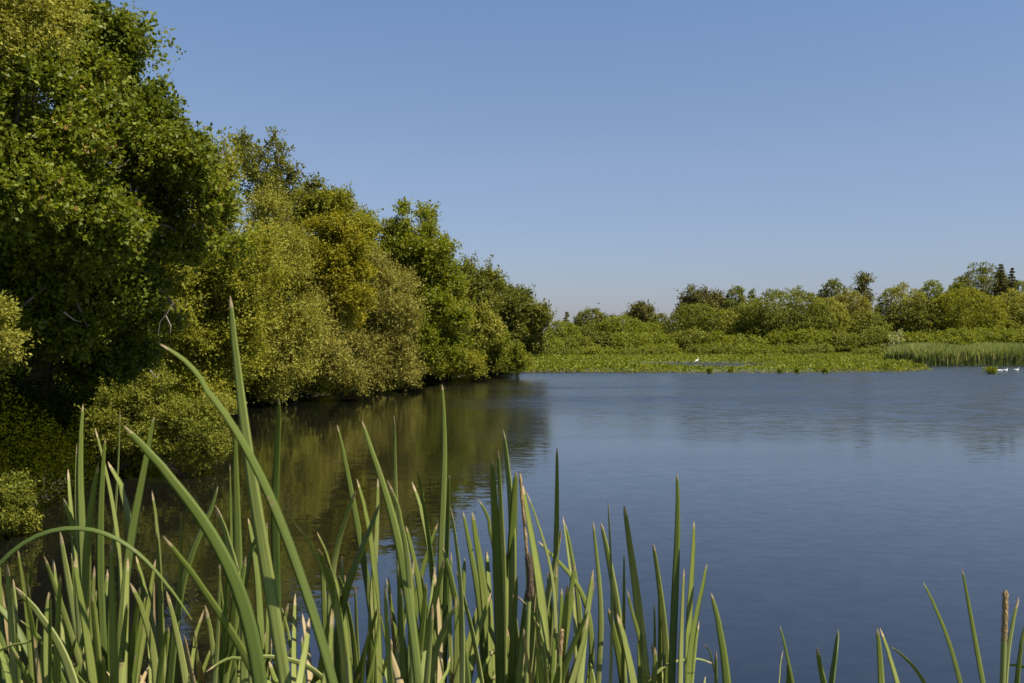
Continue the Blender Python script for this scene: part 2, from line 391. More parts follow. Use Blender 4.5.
gx = np.concatenate([np.array([-2500, -1200, -600, -300, -150, -80, -50, -35, -25]), np.arange(-20, 60.1, 0.6), np.array([64, 70, 80, 90, 100, 115, 130, 160, 220, 320, 600, 1200, 2500])])
gy = np.concatenate([np.array([-2500, -1000, -400, -150, -60, -25, -10, -4, -1]), np.arange(0, 110.1, 0.6), np.array([114, 120, 130, 145, 165, 190, 240, 320, 500, 900, 1600, 3000])])
GX, GY = np.meshgrid(gx, gy)
GZ = ground_z(GX, GY)
gv = np.stack([GX, GY, GZ], -1).reshape(-1, 3)
nx_, ny_ = len(gx), len(gy)
ii = (np.arange(ny_ - 1)[:, None] * nx_ + np.arange(nx_ - 1)[None, :]).ravel()
gq = np.stack([ii, ii + 1, ii + nx_ + 1, ii + nx_], -1)
tag(mesh_obj('ground', gv, gq, 4, M['ground'], smooth=True), 'dark boggy ground of the pond banks and the marsh', 'ground', kind='structure')

wv = np.array([(-14, 1.5, 0), (125, 1.5, 0), (125, 108, 0), (-14, 108, 0)], float)
tag(mesh_obj('pond_water', wv, [0, 1, 2, 3], 4, M['water']), 'calm blue pond with brown reflections under the trees', 'water', kind='structure')

# ------------------------------------------------------------------ foliage
def leaf_quads(pos, direc, nrm, length, width, fold=0.0):
    """diamond leaves: base, side, tip, side"""
    direc = unit(direc); side = unit(np.cross(nrm, direc)); nn = np.cross(direc, side)
    L = length[:, None]; W = width[:, None]
    b = pos; t = pos + direc * L
    m_ = pos + direc * L * 0.45
    s1 = m_ + side * W * 0.5 + nn * W * 0.12; s2 = m_ - side * W * 0.5 + nn * W * 0.12
    V = np.stack([b, s1, t, s2], 1).reshape(-1, 3)
    return V

def rdir(rng, n):
    return unit(rng.normal(size=(n, 3)))

def make_crown(rng, ells, puff_r, n_leaf, leaf, aspect=0.55, up=0.5, droop=0.0, gap=0.25, sprig=0.35, per=14, core=0.18, shoots=0, zmin=None, rough_sil=0.18, nrand=0.75, kmin=0.55, irr=0.6, strand=1.0, npk=4.2):
    """ells: list of (centre, radii). ellipsoid > puffs > sprigs > leaves."""
    ells = [(np.asarray(c, float), np.maximum(np.asarray(r, float) - 0.55 * puff_r, 0.45 * np.asarray(r, float))) for c, r in ells]
    area = np.array([(r[0] * r[1] + r[0] * r[2] + r[1] * r[2]) for c, r in ells]); wgt = area / area.sum()
    pcs, prs, pds = [], [], []
    kdirs = rdir(rng, 4)
    for (c, r), w in zip(ells, wgt):
        npf = max(5, int(npk * (r[0] * r[1] + r[0] * r[2] + r[1] * r[2]) / 3 / (puff_r ** 2)))
        d = rdir(rng, npf * 2); d = d[d[:, 2] > -0.75][:npf]
        k = rng.uniform(0.70 + 0.6 * (kmin - .55), 1.0 , len(d)) + rng.normal(size=len(d)) * rough_sil * 0.3
        pc = c + r * d * k[:, None]
        wob = np.zeros(len(d))
        for kx in range(4):
            kv = kdirs[kx]; wob += np.sin(pc @ kv / (puff_r * 1.6) + kx * 1.7)
        pc = pc + d * (wob * puff_r * irr * 0.5)[:, None]
        pr = puff_r * (0.35 + 1.0 * rng.uniform(0, 1, len(d)) ** 1.5)
        # keep puffs from vanishing deep inside a neighbouring ellipsoid
        keep = np.ones(len(d), bool)
        for (c2, r2) in ells:
            if c2 is c: continue
            keep &= (np.linalg.norm((pc - c2) / r2, axis=1) > 0.62)
        pcs.append(pc[keep]); prs.append(pr[keep]); pds.append(d[keep])
    pc = np.concatenate(pcs); pr = np.concatenate(prs); pd = np.concatenate(pds)
    nspr = max(20, int(n_leaf * (1 - core) / per))
    pw = pr ** 2; pw = pw * rng.uniform(1 - gap, 1.0, len(pw)); pw /= pw.sum()
    pi = rng.choice(len(pc), nspr, p=pw)
    d2 = unit(rdir(rng, nspr) + pd[pi] * 0.75 + np.array([0, 0, 0.25]))
    kk = rng.uniform(kmin, 1.08, nspr) ** 0.8
    fl = np.array([1.0, 1.0, 0.78])
    sc = pc[pi] + pr[pi][:, None] * d2 * kk[:, None] * fl
    sd = unit(d2 + 0.5 * rdir(rng, nspr) + np.array([0, 0, 0.25 - droop]))
    sval = rng.normal(size=nspr) * 0.13 + (rng.uniform(-0.12, 0.12, len(pc)))[pi]
    if shoots:
        # leafy shoots reaching beyond the crown on its upper side
        o = rng.choice(len(pc), shoots * 3); o = o[pd[o][:, 2] > -0.1][:shoots]
        S, D, vv = [], [], []
        for q in o:
            dr = unit(pd[q] + np.array([0, 0, 0.5]) + 0.35 * rng.normal(size=3))
            ln = puff_r * rng.uniform(0.6, 1.3)
            st = pc[q] + pd[q] * pr[q] * 0.5
            nn = int(max(3, ln / (sprig * 0.35)))
            tt = np.linspace(0.1, 1, nn)[:, None]
            S.append(st + dr * ln * tt + rng.normal(size=(nn, 3)) * sprig * 0.22); D.append(unit(dr + 0.7 * rdir(rng, nn)))
            vv.append(rng.normal(size=nn) * 0.1 + 0.05)
        if S:
            sc = np.concatenate([sc] + S); sd = np.concatenate([sd] + D); sval = np.concatenate([sval] + vv); nspr = len(sc)
    d2n = sd
    n = nspr * per
    idx = np.repeat(np.arange(nspr), per)
    t = rng.uniform(-0.5, 0.75, n)
    slen = sprig * strand * rng.uniform(.6, 1.7, nspr)[idx]
    pos = sc[idx] + sd[idx] * (t * slen)[:, None] + rng.normal(size=(n, 3)) * sprig * 0.13
    pos[:, 2] -= droop * np.clip(t + .3, 0, 2) ** 2 * slen
    dirs = unit(sd[idx] * 0.7 + rdir(rng, n) + np.array([0, 0, -droop]))
    nr = unit(rdir(rng, n) * nrand + np.array([0, 0, up]) + d2n[idx] * 0.6)
    val = 0.5 + sval[idx] + rng.normal(size=n) * 0.16
    # inner foliage
    m = int(n_leaf * core)
    ei = rng.choice(len(ells), m, p=wgt)
    C = np.array([c for c, r in ells])[ei]; R = np.array([r for c, r in ells])[ei]
    cp = C + R * rdir(rng, m) * (rng.uniform(0.25, 1.0 if core > .25 else 0.85, m))[:, None]
    pos = np.concatenate([pos, cp]); dirs = np.concatenate([dirs, rdir(rng, m)]); nr = np.concatenate([nr, rdir(rng, m)])
    val = np.concatenate([val, 0.4 + rng.normal(size=m) * 0.15])
    L = leaf * rng.uniform(0.5, 1.4, len(pos)); L[n:] *= 1.15
    if zmin is not None:
        k = pos[:, 2] > zmin + rng.uniform(0, 0.15, len(pos))
        pos, dirs, nr, val, L = pos[k], dirs[k], nr[k], val[k], L[k]
    V = leaf_quads(pos, dirs, nr, L, L * aspect * rng.uniform(0.8, 1.2, len(L)))
    Fq = np.arange(len(V), dtype=np.int32)
    return V, Fq, np.clip(val, 0, 1), pc, pd, pr

def ell_px(e, d):
    """(px, py, rx, ry[, dd[, ryd]]) -> centre, radii in metres"""
    px, py, rx, ry = e[:4]; dd = d + (e[4] if len(e) > 4 else 0)
    s = dd / F
    r = np.array([rx * s, (e[5] if len(e) > 5 else 0.5 * (rx + ry) * s), ry * s])
    return P(px, py, dd), r

def tree(name, label, cat, d, els, mat, n_leaf, leaf, puff, seed, group=None, aspect=0.55, up=0.5, droop=0.0, gap=0.3, sprig=None, per=14,
         core=0.18, shoots=0, base=None, trunk_r=0.16, twigs=18, rough_sil=0.18, nrand=0.75, kmin=0.55, irr=0.6, strand=1.0, npk=4.2, bark='bark', crown_name='crown', stems=1):
    rng = np.random.default_rng(seed)
    ells = [ell_px(e, d) for e in els]
    cs = np.array([c for c, r in ells]); w = np.array([r[0] * r[2] for c, r in ells])
    cx, cy = (cs[:, :2] * w[:, None]).sum(0) / w.sum()
    if base is not None: cx, cy = base
    s0 = float(min(sdist(LAKE, np.array([cx]), np.array([cy]))[0], 9))
    bz = float(ground_z(np.array([cx]), np.array([cy]))[0])
    root = empty(name, (cx, cy, bz), label, cat, group)
    sprig = sprig or leaf * 3.2
    V, Fq, val, pc, pd, pr = make_crown(rng, ells, puff, n_leaf, leaf, aspect, up, droop, gap, sprig, per, core, shoots, 0.03, rough_sil, nrand, kmin, irr, strand, npk)
    mesh_obj(crown_name, V, Fq, 4, M[mat], root, {'rnd': ('FACE', val)})
    T = Tubes()
    B = np.array([cx, cy, bz - 0.15])
    for k in range(stems):
        off = np.array([rng.normal() * trunk_r * (0 if stems == 1 else 2.0), rng.normal() * trunk_r * (0 if stems == 1 else 2.0), 0])
        main = cs[k % len(cs)] if stems > 1 else (cs * w[:, None]).sum(0) / w.sum()
        tt = np.linspace(0, 1, 7)[:, None]
        wob = np.cumsum(rng.normal(size=(7, 3)) * trunk_r * 0.35, axis=0) * np.array([1, 1, 0.2]); wob[0] = 0
        pts = (B + off) * (1 - tt) + main * tt + wob
        T.add(pts, np.linspace(trunk_r, trunk_r * 0.45, 7) * (1 if stems == 1 else 0.6), 7)
    main = (cs * w[:, None]).sum(0) / w.sum()
    trunk_pts = B + (main - B) * 0.75
    for c, r in ells:
        tt = np.linspace(0, 1, 6)[:, None]
        mid = 0.5 * (trunk_pts + c) + rng.normal(size=3) * 0.12 * np.linalg.norm(c - trunk_pts)
        pts = (1 - tt) ** 2 * (B + (main - B) * 0.45) + 2 * tt * (1 - tt) * mid + tt ** 2 * (c + np.array([0, 0, r[2] * 0.3]))
        T.add(pts, np.linspace(trunk_r * 0.55, trunk_r * 0.15, 6), 6)
    nn = min(twigs, len(pc))
    for q in rng.choice(len(pc), nn, replace=False):
        j = np.argmin(np.linalg.norm(cs - pc[q], axis=1)); a0 = cs[j]
        end = pc[q] + pd[q] * pr[q] * rng.uniform(0.3, 0.95)
        tt = np.linspace(0, 1, 6)[:, None]
        mid = 0.5 * (a0 + end) + np.array([0, 0, 0.2]) * np.linalg.norm(end - a0) + rng.normal(size=3) * 0.08 * np.linalg.norm(end - a0)
        pts = (1 - tt) ** 2 * a0 + 2 * tt * (1 - tt) * mid + tt ** 2 * end
        T.add(pts, np.linspace(trunk_r * 0.28, trunk_r * 0.05, 6), 5)
    T.build('trunk' if stems == 1 else 'stem', M[bark], root)
    return root

LB = 'trees crowding the near bank'
# ---- the wooded bank, nearest first
maple = tree('maple_tree', 'tall dark green broadleaf tree with ragged top, its lower boughs deep in shade', 'tree', 20,
     [(45, 190, 95, 105, -2.0, 3.0), (88, 75, 36, 75), (92, 20, 24, 40), (122, 48, 20, 9), (110, 72, 26, 16), (60, 280, 60, 50, -1.2), (98, 105, 46, 50), (132, 132, 30, 30), (146, 168, 40, 44), (118, 205, 58, 60), (148, 225, 36, 38), (30, 310, 115, 80, 0.3, 2.6), (125, 275, 55, 75), (10, 430, 75, 75, 2.2), (105, 370, 55, 55, 1.8), (180, 155, 15, 26), (-60, 250, 90, 200)],
     'maple', 380000, 0.082, 0.55, 11, aspect=0.8, up=0.35, gap=0.55, shoots=150, sprig=0.26, per=12, trunk_r=0.2, twigs=110, base=(-10.6, 22.8), rough_sil=0.4, core=.15, irr=1.0)
tree('willow_tree', 'fine leaved olive tree filling the top corner above the dark broadleaf tree', 'tree', 17.2,
     [(-5, 40, 62, 75), (45, 5, 42, 48), (38, 60, 40, 45), (-15, 120, 45, 70)], 'olive', 95000, 0.075, 0.5, 12, aspect=0.4, gap=0.5, shoots=50, base=(-10.6, 18.6), trunk_r=.13, twigs=90, bark='deadwood', core=.12, strand=1.6)
tree('yellow_shrub', 'low yellow leaved shrub overhanging the brown water beneath the dark broadleaf tree', 'shrub', 19,
     [(180, 438, 46, 42), (135, 425, 42, 48), (112, 440, 30, 40), (160, 405, 30, 26)], 'dullyellow', 60000, 0.052, 0.26, 13, aspect=0.5, up=0.6, gap=0.2, shoots=60, base=(-7.9, 19.2), trunk_r=.05, twigs=20, stems=5, sprig=.16)
tree('small_shrub', 'small dull green shrub just behind the low yellow leaved shrub', 'shrub', 22,
     [(212, 418, 22, 22)], 'olive', 10000, 0.055, 0.22, 14, aspect=0.5, base=(-8.4, 22.5), trunk_r=.04, stems=4)
tree('waterside_bush', 'small yellow green bush leaning over the water at the picture edge below the dark tree', 'bush', 13,
     [(-8, 515, 26, 30), (10, 525, 16, 16)], 'dullyellow', 12000, 0.05, 0.16, 15, aspect=0.5, shoots=30, base=(-7.0, 13.2), trunk_r=.035, stems=4, sprig=.13)
tree('pale_sapling', 'pale leaved sapling poking in at the picture edge halfway up the dark tree', 'tree', 14,
     [(-12, 350, 26, 42)], 'olive', 7000, 0.06, 0.2, 16, aspect=0.45, gap=.7, shoots=25, base=(-7.7, 14.2), trunk_r=.04, twigs=14, bark='deadwood', core=.03)
tree('alder_tree', 'olive green tree beside the dark broadleaf tree, topped by small pale boughs', 'tree', 34,
     [(212, 212, 36, 48), (232, 270, 45, 60), (226, 172, 22, 26), (210, 160, 20, 30), (185, 300, 60, 80), (225, 350, 42, 52), (175, 385, 55, 40), (205, 395, 32, 26, -.8), (250, 300, 30, 50)], 'olivegreen', 110000, 0.10, 0.65, 17, gap=0.45, shoots=100, strand=1.6, irr=1.1, base=(-11.2, 35), trunk_r=.17, twigs=40)
tree('sparse_tree', 'open crowned slender tree sticking up alone above the olive tree tops', 'tree', 44,
     [(264, 158, 22, 22), (249, 148, 8, 10), (290, 172, 15, 9), (268, 190, 30, 28), (312, 184, 14, 4), (278, 150, 8, 8)], 'dark', 8500, 0.13, 0.3, 18, gap=0.8, shoots=60, base=(-11.6, 45), trunk_r=.13, twigs=45, core=.03, rough_sil=.5)
tree('grey_willow', 'rounded dull olive willow below the open crowned slender tree', 'tree', 38,
     [(262, 250, 42, 46), (250, 320, 40, 60), (285, 345, 42, 52), (238, 370, 28, 34), (262, 385, 36, 24), (275, 290, 30, 36), (298, 320, 26, 36)], 'olive', 110000, 0.10, 0.6, 19, aspect=0.4, gap=0.35, shoots=80, strand=1.8, base=(-10.6, 38.6), trunk_r=.15, twigs=40)
tree('golden_tree', 'dense golden brown tree with knobbly boughs in the middle of the wooded bank', 'tree', 42,
     [(318, 262, 32, 42), (345, 300, 30, 38), (312, 305, 24, 32), (333, 240, 18, 20), (296, 250, 14, 16)], 'gold', 75000, 0.12, 0.55, 20, aspect=0.5, gap=0.2, base=(-9.7, 44), trunk_r=.16, twigs=20, rough_sil=.3, irr=.25, kmin=.7)
tree('grey_willow', 'greyish olive willow mound under the golden brown tree at the water edge', 'tree', 41,
     [(318, 352, 34, 36), (338, 368, 28, 28), (300, 375, 28, 26), (352, 380, 18, 15), (330, 325, 22, 24)], 'grey', 50000, 0.10, 0.5, 21, aspect=0.4, gap=0.3, shoots=60, strand=1.8, irr=1.2, base=(-9.6, 42), trunk_r=.1, stems=3)
tree('green_tree', 'yellowish green tree standing behind the golden brown one, its top against the sky', 'tree', 52,
     [(318, 216, 32, 30), (348, 240, 32, 32), (292, 215, 28, 30), (366, 252, 18, 32)], 'olivegreen', 50000, 0.13, 0.8, 22, shoots=50, gap=.45, base=(-10.2, 53), trunk_r=.16, twigs=30)
tree('grey_willow', 'wide greyish willow reaching the water between golden and bright green trees', 'tree', 48,
     [(382, 305, 36, 48), (372, 345, 42, 42), (400, 350, 24, 38), (352, 320, 24, 30), (372, 270, 24, 30), (395, 300, 26, 30), (385, 372, 36, 16)], 'grey', 85000, 0.115, 0.6, 23, aspect=0.4, gap=0.35, shoots=80, strand=1.8, irr=1.2, base=(-8.6, 49), trunk_r=.14, twigs=30)
tree('bright_tree', 'tall bright green tree with tiered spiky boughs behind the wide greyish willow', 'tree', 58,
     [(395, 232, 34, 26), (425, 250, 26, 24), (440, 262, 18, 24), (385, 262, 32, 36), (430, 285, 32, 30), (410, 285, 35, 40)], 'bright', 75000, 0.15, 0.75, 24, aspect=0.6, gap=.5, shoots=90, base=(-6.9, 60), trunk_r=.2, twigs=40, rough_sil=.4, irr=.35)
tree('bright_bush', 'bright green bushy tree low down where the wide greyish willow ends', 'tree', 55,
     [(432, 325, 28, 28), (448, 345, 24, 24)], 'bright', 32000, 0.13, 0.6, 25, aspect=0.6, shoots=30, base=(-5.9, 62), trunk_r=.1)
tree('mixed_tree', 'dull olive tree between the tall bright green tree and the dark end tree', 'tree', 63,
     [(462, 285, 24, 28), (478, 305, 22, 36), (455, 315, 26, 34), (490, 292, 14, 26)], 'dark', 50000, 0.15, 0.8, 26, shoots=60, gap=.45, base=(-4.6, 67), trunk_r=.15, twigs=30)
tree('brown_tree', 'thin browny olive tree just before the dark tree that ends the bank', 'tree', 60.5,
     [(470, 325, 20, 30), (484, 330, 14, 30)], 'olive', 18000, 0.15, 0.6, 261, shoots=25, gap=.5, base=(-4.8, 64.5), trunk_r=.12, twigs=30)
tree('end_tree', 'dark green pointed tree ending the wooded bank above the marsh', 'tree', 70,
     [(519, 303, 15, 25), (521, 330, 23, 30), (533, 337, 13, 24), (505, 325, 18, 40), (538, 318, 8, 14)], 'dark', 46000, 0.16, 0.75, 27, shoots=60, gap=.4, base=(0.3, 77.5), trunk_r=.17, twigs=30, rough_sil=.3)
tree('yellow_shrub', 'rounded yellow green shrub at the foot of the dark end tree', 'shrub', 66,
     [(493, 356, 25, 19), (510, 362, 12, 10)], 'yellowgreen', 22000, 0.13, 0.45, 28, shoots=20, base=(-2.6, 73.5), trunk_r=.06, stems=4)
tree('low_shrub', 'low yellowish shrub trailing over the water under the bright green bushy tree', 'shrub', 59,
     [(455, 366, 26, 12), (436, 370, 16, 9), (474, 368, 14, 10)], 'yellow', 20000, 0.11, 0.35, 29, shoots=20, base=(-5.0, 64), trunk_r=.05, stems=4)
tree('low_shrub', 'little low shrub at the water edge in front of the wide greyish willow', 'shrub', 49,
     [(405, 380, 18, 8), (386, 384, 14, 8)], 'olive', 9000, 0.10, 0.3, 30, base=(-7.6, 51), trunk_r=.05, stems=3)

# dead pale branches hanging in the alder and the golden tree, parts of those trees
def dead_branch(root, d, paths, r=0.02):
    for p in paths:
        T = Tubes()
        pts = [P(x, y, d + i * 0.03) for i, (x, y) in enumerate(p)]
        T.add(pts, np.linspace(r, r * 0.3, len(pts)), 5)
        T.build('dead_branch', M['deadwood'], root)
dead_branch(maple, 18.0, [[(174, 302), (168, 312), (160, 322), (158, 336)], [(166, 316), (171, 326), (170, 334)], [(150, 370), (156, 378), (160, 373)],
                         [(64, 312), (74, 320), (82, 322)], [(10, 120), (24, 128), (40, 124)], [(0, 133), (14, 131), (22, 133)], [(118, 168), (126, 163), (130, 158)], [(28, 40), (36, 56), (48, 60)]], 0.013)

# ---- undergrowth and woodland in depth (nobody could count it)
def scatter_leaves(name, label, cat, pts, hgt, leaf, mat, seed, up=0.5, vert=0.2, aspect=.6):
    rng = np.random.default_rng(seed); n = len(pts)
    pos = np.array(pts)
    dirs = unit(rdir(rng, n) + np.array([0, 0, vert])); nr = unit(rdir(rng, n) + np.array([0, 0, up]))
    L = leaf * rng.uniform(.6, 1.4, n) * np.clip(pos[:, 1] / 35, .62, 1.0)
    V = leaf_quads(pos, dirs, nr, L, L * aspect)
    o = mesh_obj(name, V, np.arange(len(V)), 4, M[mat], attrs={'rnd': ('FACE', np.clip(.5 + rng.normal(size=n) * .2, 0, 1))})
    return tag(o, label, cat, kind='stuff')
rng = np.random.default_rng(77)
shore = LAKE[2:15]
seg = []
pts = []
for i in range(len(shore) - 1):
    a_, b_ = shore[i], shore[i + 1]; L_ = np.hypot(*(b_ - a_)); n_ = int(L_ * (5200 if a_[1] < 26 else 2200))
    t = rng.uniform(0, 1, n_)[:, None]; nrm = np.array([-(b_ - a_)[1], (b_ - a_)[0]]) / L_
    if L_ > 0:
        off = rng.uniform(-0.25, 2.6, n_)
        xy = a_ + (b_ - a_) * t + nrm * off[:, None]
        top = 0.45 + 0.9 * np.abs(np.sin(xy[:, 1] * 0.9 + np.sin(xy[:, 0]))) * np.clip(off + .5, 0.2, 1.5)
        z = np.clip(ground_z(xy[:, 0], xy[:, 1]), 0, 9) + rng.uniform(0, 1, n_) * top
        pts.append(np.column_stack([xy, z]))
pts = [p[(p[:, 1] > 26) | (rng.uniform(0, 1, len(p)) < .8)] for p in pts]
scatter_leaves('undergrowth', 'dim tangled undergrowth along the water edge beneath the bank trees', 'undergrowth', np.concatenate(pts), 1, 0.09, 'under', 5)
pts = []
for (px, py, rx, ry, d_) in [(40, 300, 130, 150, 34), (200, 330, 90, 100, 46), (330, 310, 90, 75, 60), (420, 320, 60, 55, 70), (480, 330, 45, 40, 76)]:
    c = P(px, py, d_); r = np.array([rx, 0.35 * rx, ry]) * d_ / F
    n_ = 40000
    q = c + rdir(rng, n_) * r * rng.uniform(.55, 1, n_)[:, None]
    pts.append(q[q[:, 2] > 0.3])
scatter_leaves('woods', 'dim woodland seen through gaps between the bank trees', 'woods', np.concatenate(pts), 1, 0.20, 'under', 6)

# ---- far shore
def far(name, label, cat, px, top, hw, d, mat, seed, group=None, base_y=None, n=None, leaf=0.19, puff=None, flat=1.0, **kw):
    """a rounded crown from the ground up to pixel row `top`"""
    s = d / F
    gz = 0.4
    topz = EYE + (HY - top) * s
    H = topz - gz
    r_ = random.Random(seed)
    wm = hw * s * 1.08
    els = []
    # main mass plus two or three unequal shoulders
    cz = gz + H * 0.56
    def px_of(x, z, rx, rz, dy=0): return (px + x / s, HY - (z - EYE) / s, rx / s, rz / s, dy, rx * 0.9)
    els.append(px_of(0, cz, wm * 0.98, H * 0.47))
    els.append(px_of(-wm * r_.uniform(.35, .5), gz + H * r_.uniform(.36, .5), wm * .62, H * .38, r_.uniform(-1.5, 1)))
    els.append(px_of(wm * r_.uniform(.35, .5), gz + H * r_.uniform(.36, .5), wm * .62, H * .38, r_.uniform(-1.5, 1)))
    els.append(px_of(wm * r_.uniform(-.2, .2), gz + H * .28, wm * .8, H * .3, -1.0))
    if n is None: n = int(min(80000, 1500 + 3.8 * (wm * H * 6) / (leaf ** 2 * .6)))
    kw.setdefault('shoots', 1); kw.setdefault('nrand', .45); kw.setdefault('rough_sil', .02); kw.setdefault('sprig', .26); kw.setdefault('aspect', .75); kw.setdefault('gap', .05); kw.setdefault('kmin', .75); kw.setdefault('npk', 11); kw.setdefault('per', 7); kw.setdefault('irr', .12); kw.setdefault('core', .3)
    return tree(name, label, cat, d, els, mat, n, leaf, puff or max(0.42, min(wm, H) * 0.14), seed, group=group, trunk_r=0.16, twigs=8, base=((px - 512) * s, d), **kw)

def conifer(name, label, px, top, hw, d, seed, mat='pine', gz=0.5):
    """a spire of drooping whorls"""
    rng = np.random.default_rng(seed); s = d / F
    topz = EYE + (HY - top) * s; x0 = (px - 512) * s; H = topz - gz; R = hw * s
    root = empty(name, (x0, d, gz), label, 'tree')
    T = Tubes(); T.add([(x0, d, gz - .2), (x0, d, gz + H * .5), (x0, d, topz)], [.16, .1, .02], 6); T.build('trunk', M['bark'], root)
    pos, dr, nr = [], [], []
    for k in range(int(H / 0.42)):
        z = topz - 0.15 - k * 0.42; rr = 0.06 + min(R * 1.3, 0.34 * (topz - z))
        for j in range(7):
            an = rng.uniform(0, 2 * math.pi); rl = rr * rng.uniform(.55, 1.1)
            m_ = int(40 + 90 * rl); t = rng.uniform(0.05, 1, m_)
            dd = np.array([math.cos(an), math.sin(an), -0.18])
            p = np.array([x0, d, z]) + dd * (t * rl)[:, None] + rng.normal(size=(m_, 3)) * 0.07
            pos.append(p); dr.append(unit(dd + .5 * rdir(rng, m_))); nr.append(unit(rdir(rng, m_) + np.array([0, 0, .8])))
    pos = np.concatenate(pos); dr = np.concatenate(dr); nr = np.concatenate(nr)
    L = rng.uniform(.12, .28, len(pos))
    V = leaf_quads(pos, dr, nr, L, L * .4)
    mesh_obj('crown', V, np.arange(len(V)), 4, M[mat], root, {'rnd': ('FACE', np.clip(.5 + rng.normal(size=len(pos)) * .2, 0, 1))})
    return root

def pine(name, label, px, top, d, lobes, seed, n=9000):
    return tree(name, label, 'tree', d, lobes, 'pine', int(n * 1.8), 0.28, 0.6, seed, aspect=.6, gap=.5, shoots=16, trunk_r=.2, twigs=14, base=((px - 512) * d / F, d), core=.08, rough_sil=.4, kmin=.6)

# back row
conifer('small_conifer', 'tiny dark conifer on the skyline next to the wooded bank end', 567, 312, 5, 165, 101)
far('round_tree', 'dark rounded tree on the skyline between the tiny conifer and the spreading pine', 'tree', 591, 309, 18, 160, 'dark', 102)
far('low_tree', 'low green tree joining the dark rounded tree to the spreading pine', 'tree', 609, 316, 12, 162, 'dark', 1021)
pine('spreading_pine', 'small spreading pine with flat dark top and gaps in its crown', 638, 305, 160, [(640, 312, 12, 7), (629, 318, 8, 5), (651, 314, 6, 5), (640, 324, 14, 8), (640, 336, 12, 12)], 103)
far('green_tree', 'plain green tree filling the dip between the spreading pine and the dark pine', 'tree', 659, 315, 13, 158, 'farolive', 104)
pine('dark_pine', 'broad dark brownish pine standing above the pale rounded willow', 700, 290, 158, [(692, 300, 12, 9), (706, 300, 14, 9), (700, 312, 22, 14), (716, 305, 10, 12), (700, 328, 20, 16)], 105, 14000)
far('green_tree', 'upright green tree touching the broad dark pine on the skyline', 'tree', 736, 287, 11, 156, 'farolive', 106)
far('green_tree', 'small green tree top peeping between the upright tree and the biggest olive willow', 'tree', 752, 292, 9, 158, 'dark', 107)
far('round_tree', 'dark green domed tree on the skyline left of the tuft topped pine', 'tree', 833, 281, 16, 160, 'dark', 108)
pine('tufted_pine', 'slim dark pine with tufted top rising above the pale willows', 862, 276, 158, [(864, 282, 7, 7), (860, 290, 8, 6), (865, 298, 8, 9), (862, 310, 7, 12)], 109, 2600)
far('green_tree', 'fresh green tree on the skyline right before the big skyline group', 'tree', 932, 281, 14, 158, 'bright', 110)
far('big_tree', 'large green tree making the highest point of the far skyline', 'tree', 982, 266, 28, 158, 'dark', 111)
far('green_tree', 'green tree sloping down beside the highest skyline tree', 'tree', 958, 284, 16, 156, 'farolive', 112)
conifer('spruce_tree', 'taller of two dark spruces beside the highest skyline tree', 1001, 264, 8, 152, 113)
conifer('spruce_tree', 'shorter of two dark spruces at the far skyline edge', 1012, 268, 7, 153, 114)
far('edge_tree', 'green tree under the two dark spruces at the picture edge', 'tree', 1020, 281, 18, 154, 'farolive', 115)
# middle row
far('willow_mound', 'yellowish willow mound nearest the dark end tree', 'tree', 562, 322, 17, 136, 'yellowgreen', 120)
far('willow_mound', 'olive willow mound below the dark rounded skyline tree', 'tree', 590, 324, 16, 143, 'farolive', 121)
far('willow_mound', 'broad yellow green mound below the spreading pine', 'tree', 622, 317, 24, 142, 'yellowgreen', 122)
far('willow_mound', 'small yellow green mound between the spreading pine and the pale rounded willow', 'tree', 650, 324, 18, 148, 'yellowgreen', 123)
far('pale_willow', 'pale rounded willow standing in front of the broad dark pine', 'tree', 697, 305, 27, 144, 'farolive', 124)
far('willow_tree', 'dull willow between the pale rounded willow and the biggest olive willow', 'tree', 728, 310, 18, 148, 'olive', 125)
far('big_willow', 'biggest domed olive willow on the far shore, dark underneath', 'tree', 785, 290, 44, 142, 'farolive', 126)
far('willow_tree', 'olive willow shoulder joined to the right side of the biggest olive willow', 'tree', 826, 298, 20, 144, 'olive', 127)
far('grey_tree', 'greyish green tree with pale twigs beneath the tufted pine', 'tree', 850, 291, 20, 150, 'grey', 128)
far('willow_tree', 'broad olive tree below the tufted pine reaching the low bushes', 'tree', 860, 313, 28, 148, 'farolive', 129)
far('dark_tree', 'brownish dark tree with bare twigs at its top', 'tree', 902, 287, 27, 150, 'olive', 130, twigs=30) if False else far('dark_tree', 'brownish dark tree with bare twigs at its top', 'tree', 902, 285, 24, 150, 'olive', 130)
far('dark_tree', 'darker green tree between the twiggy brownish tree and the wide pale willow', 'tree', 925, 300, 20, 146, 'dark', 131)
far('wide_willow', 'wide pale olive willow under the highest skyline tree', 'tree', 966, 289, 36, 146, 'olivegreen', 132)
far('willow_tree', 'rounded olive tree at the picture edge beside the wide pale willow', 'tree', 1014, 292, 24, 148, 'olive', 133)
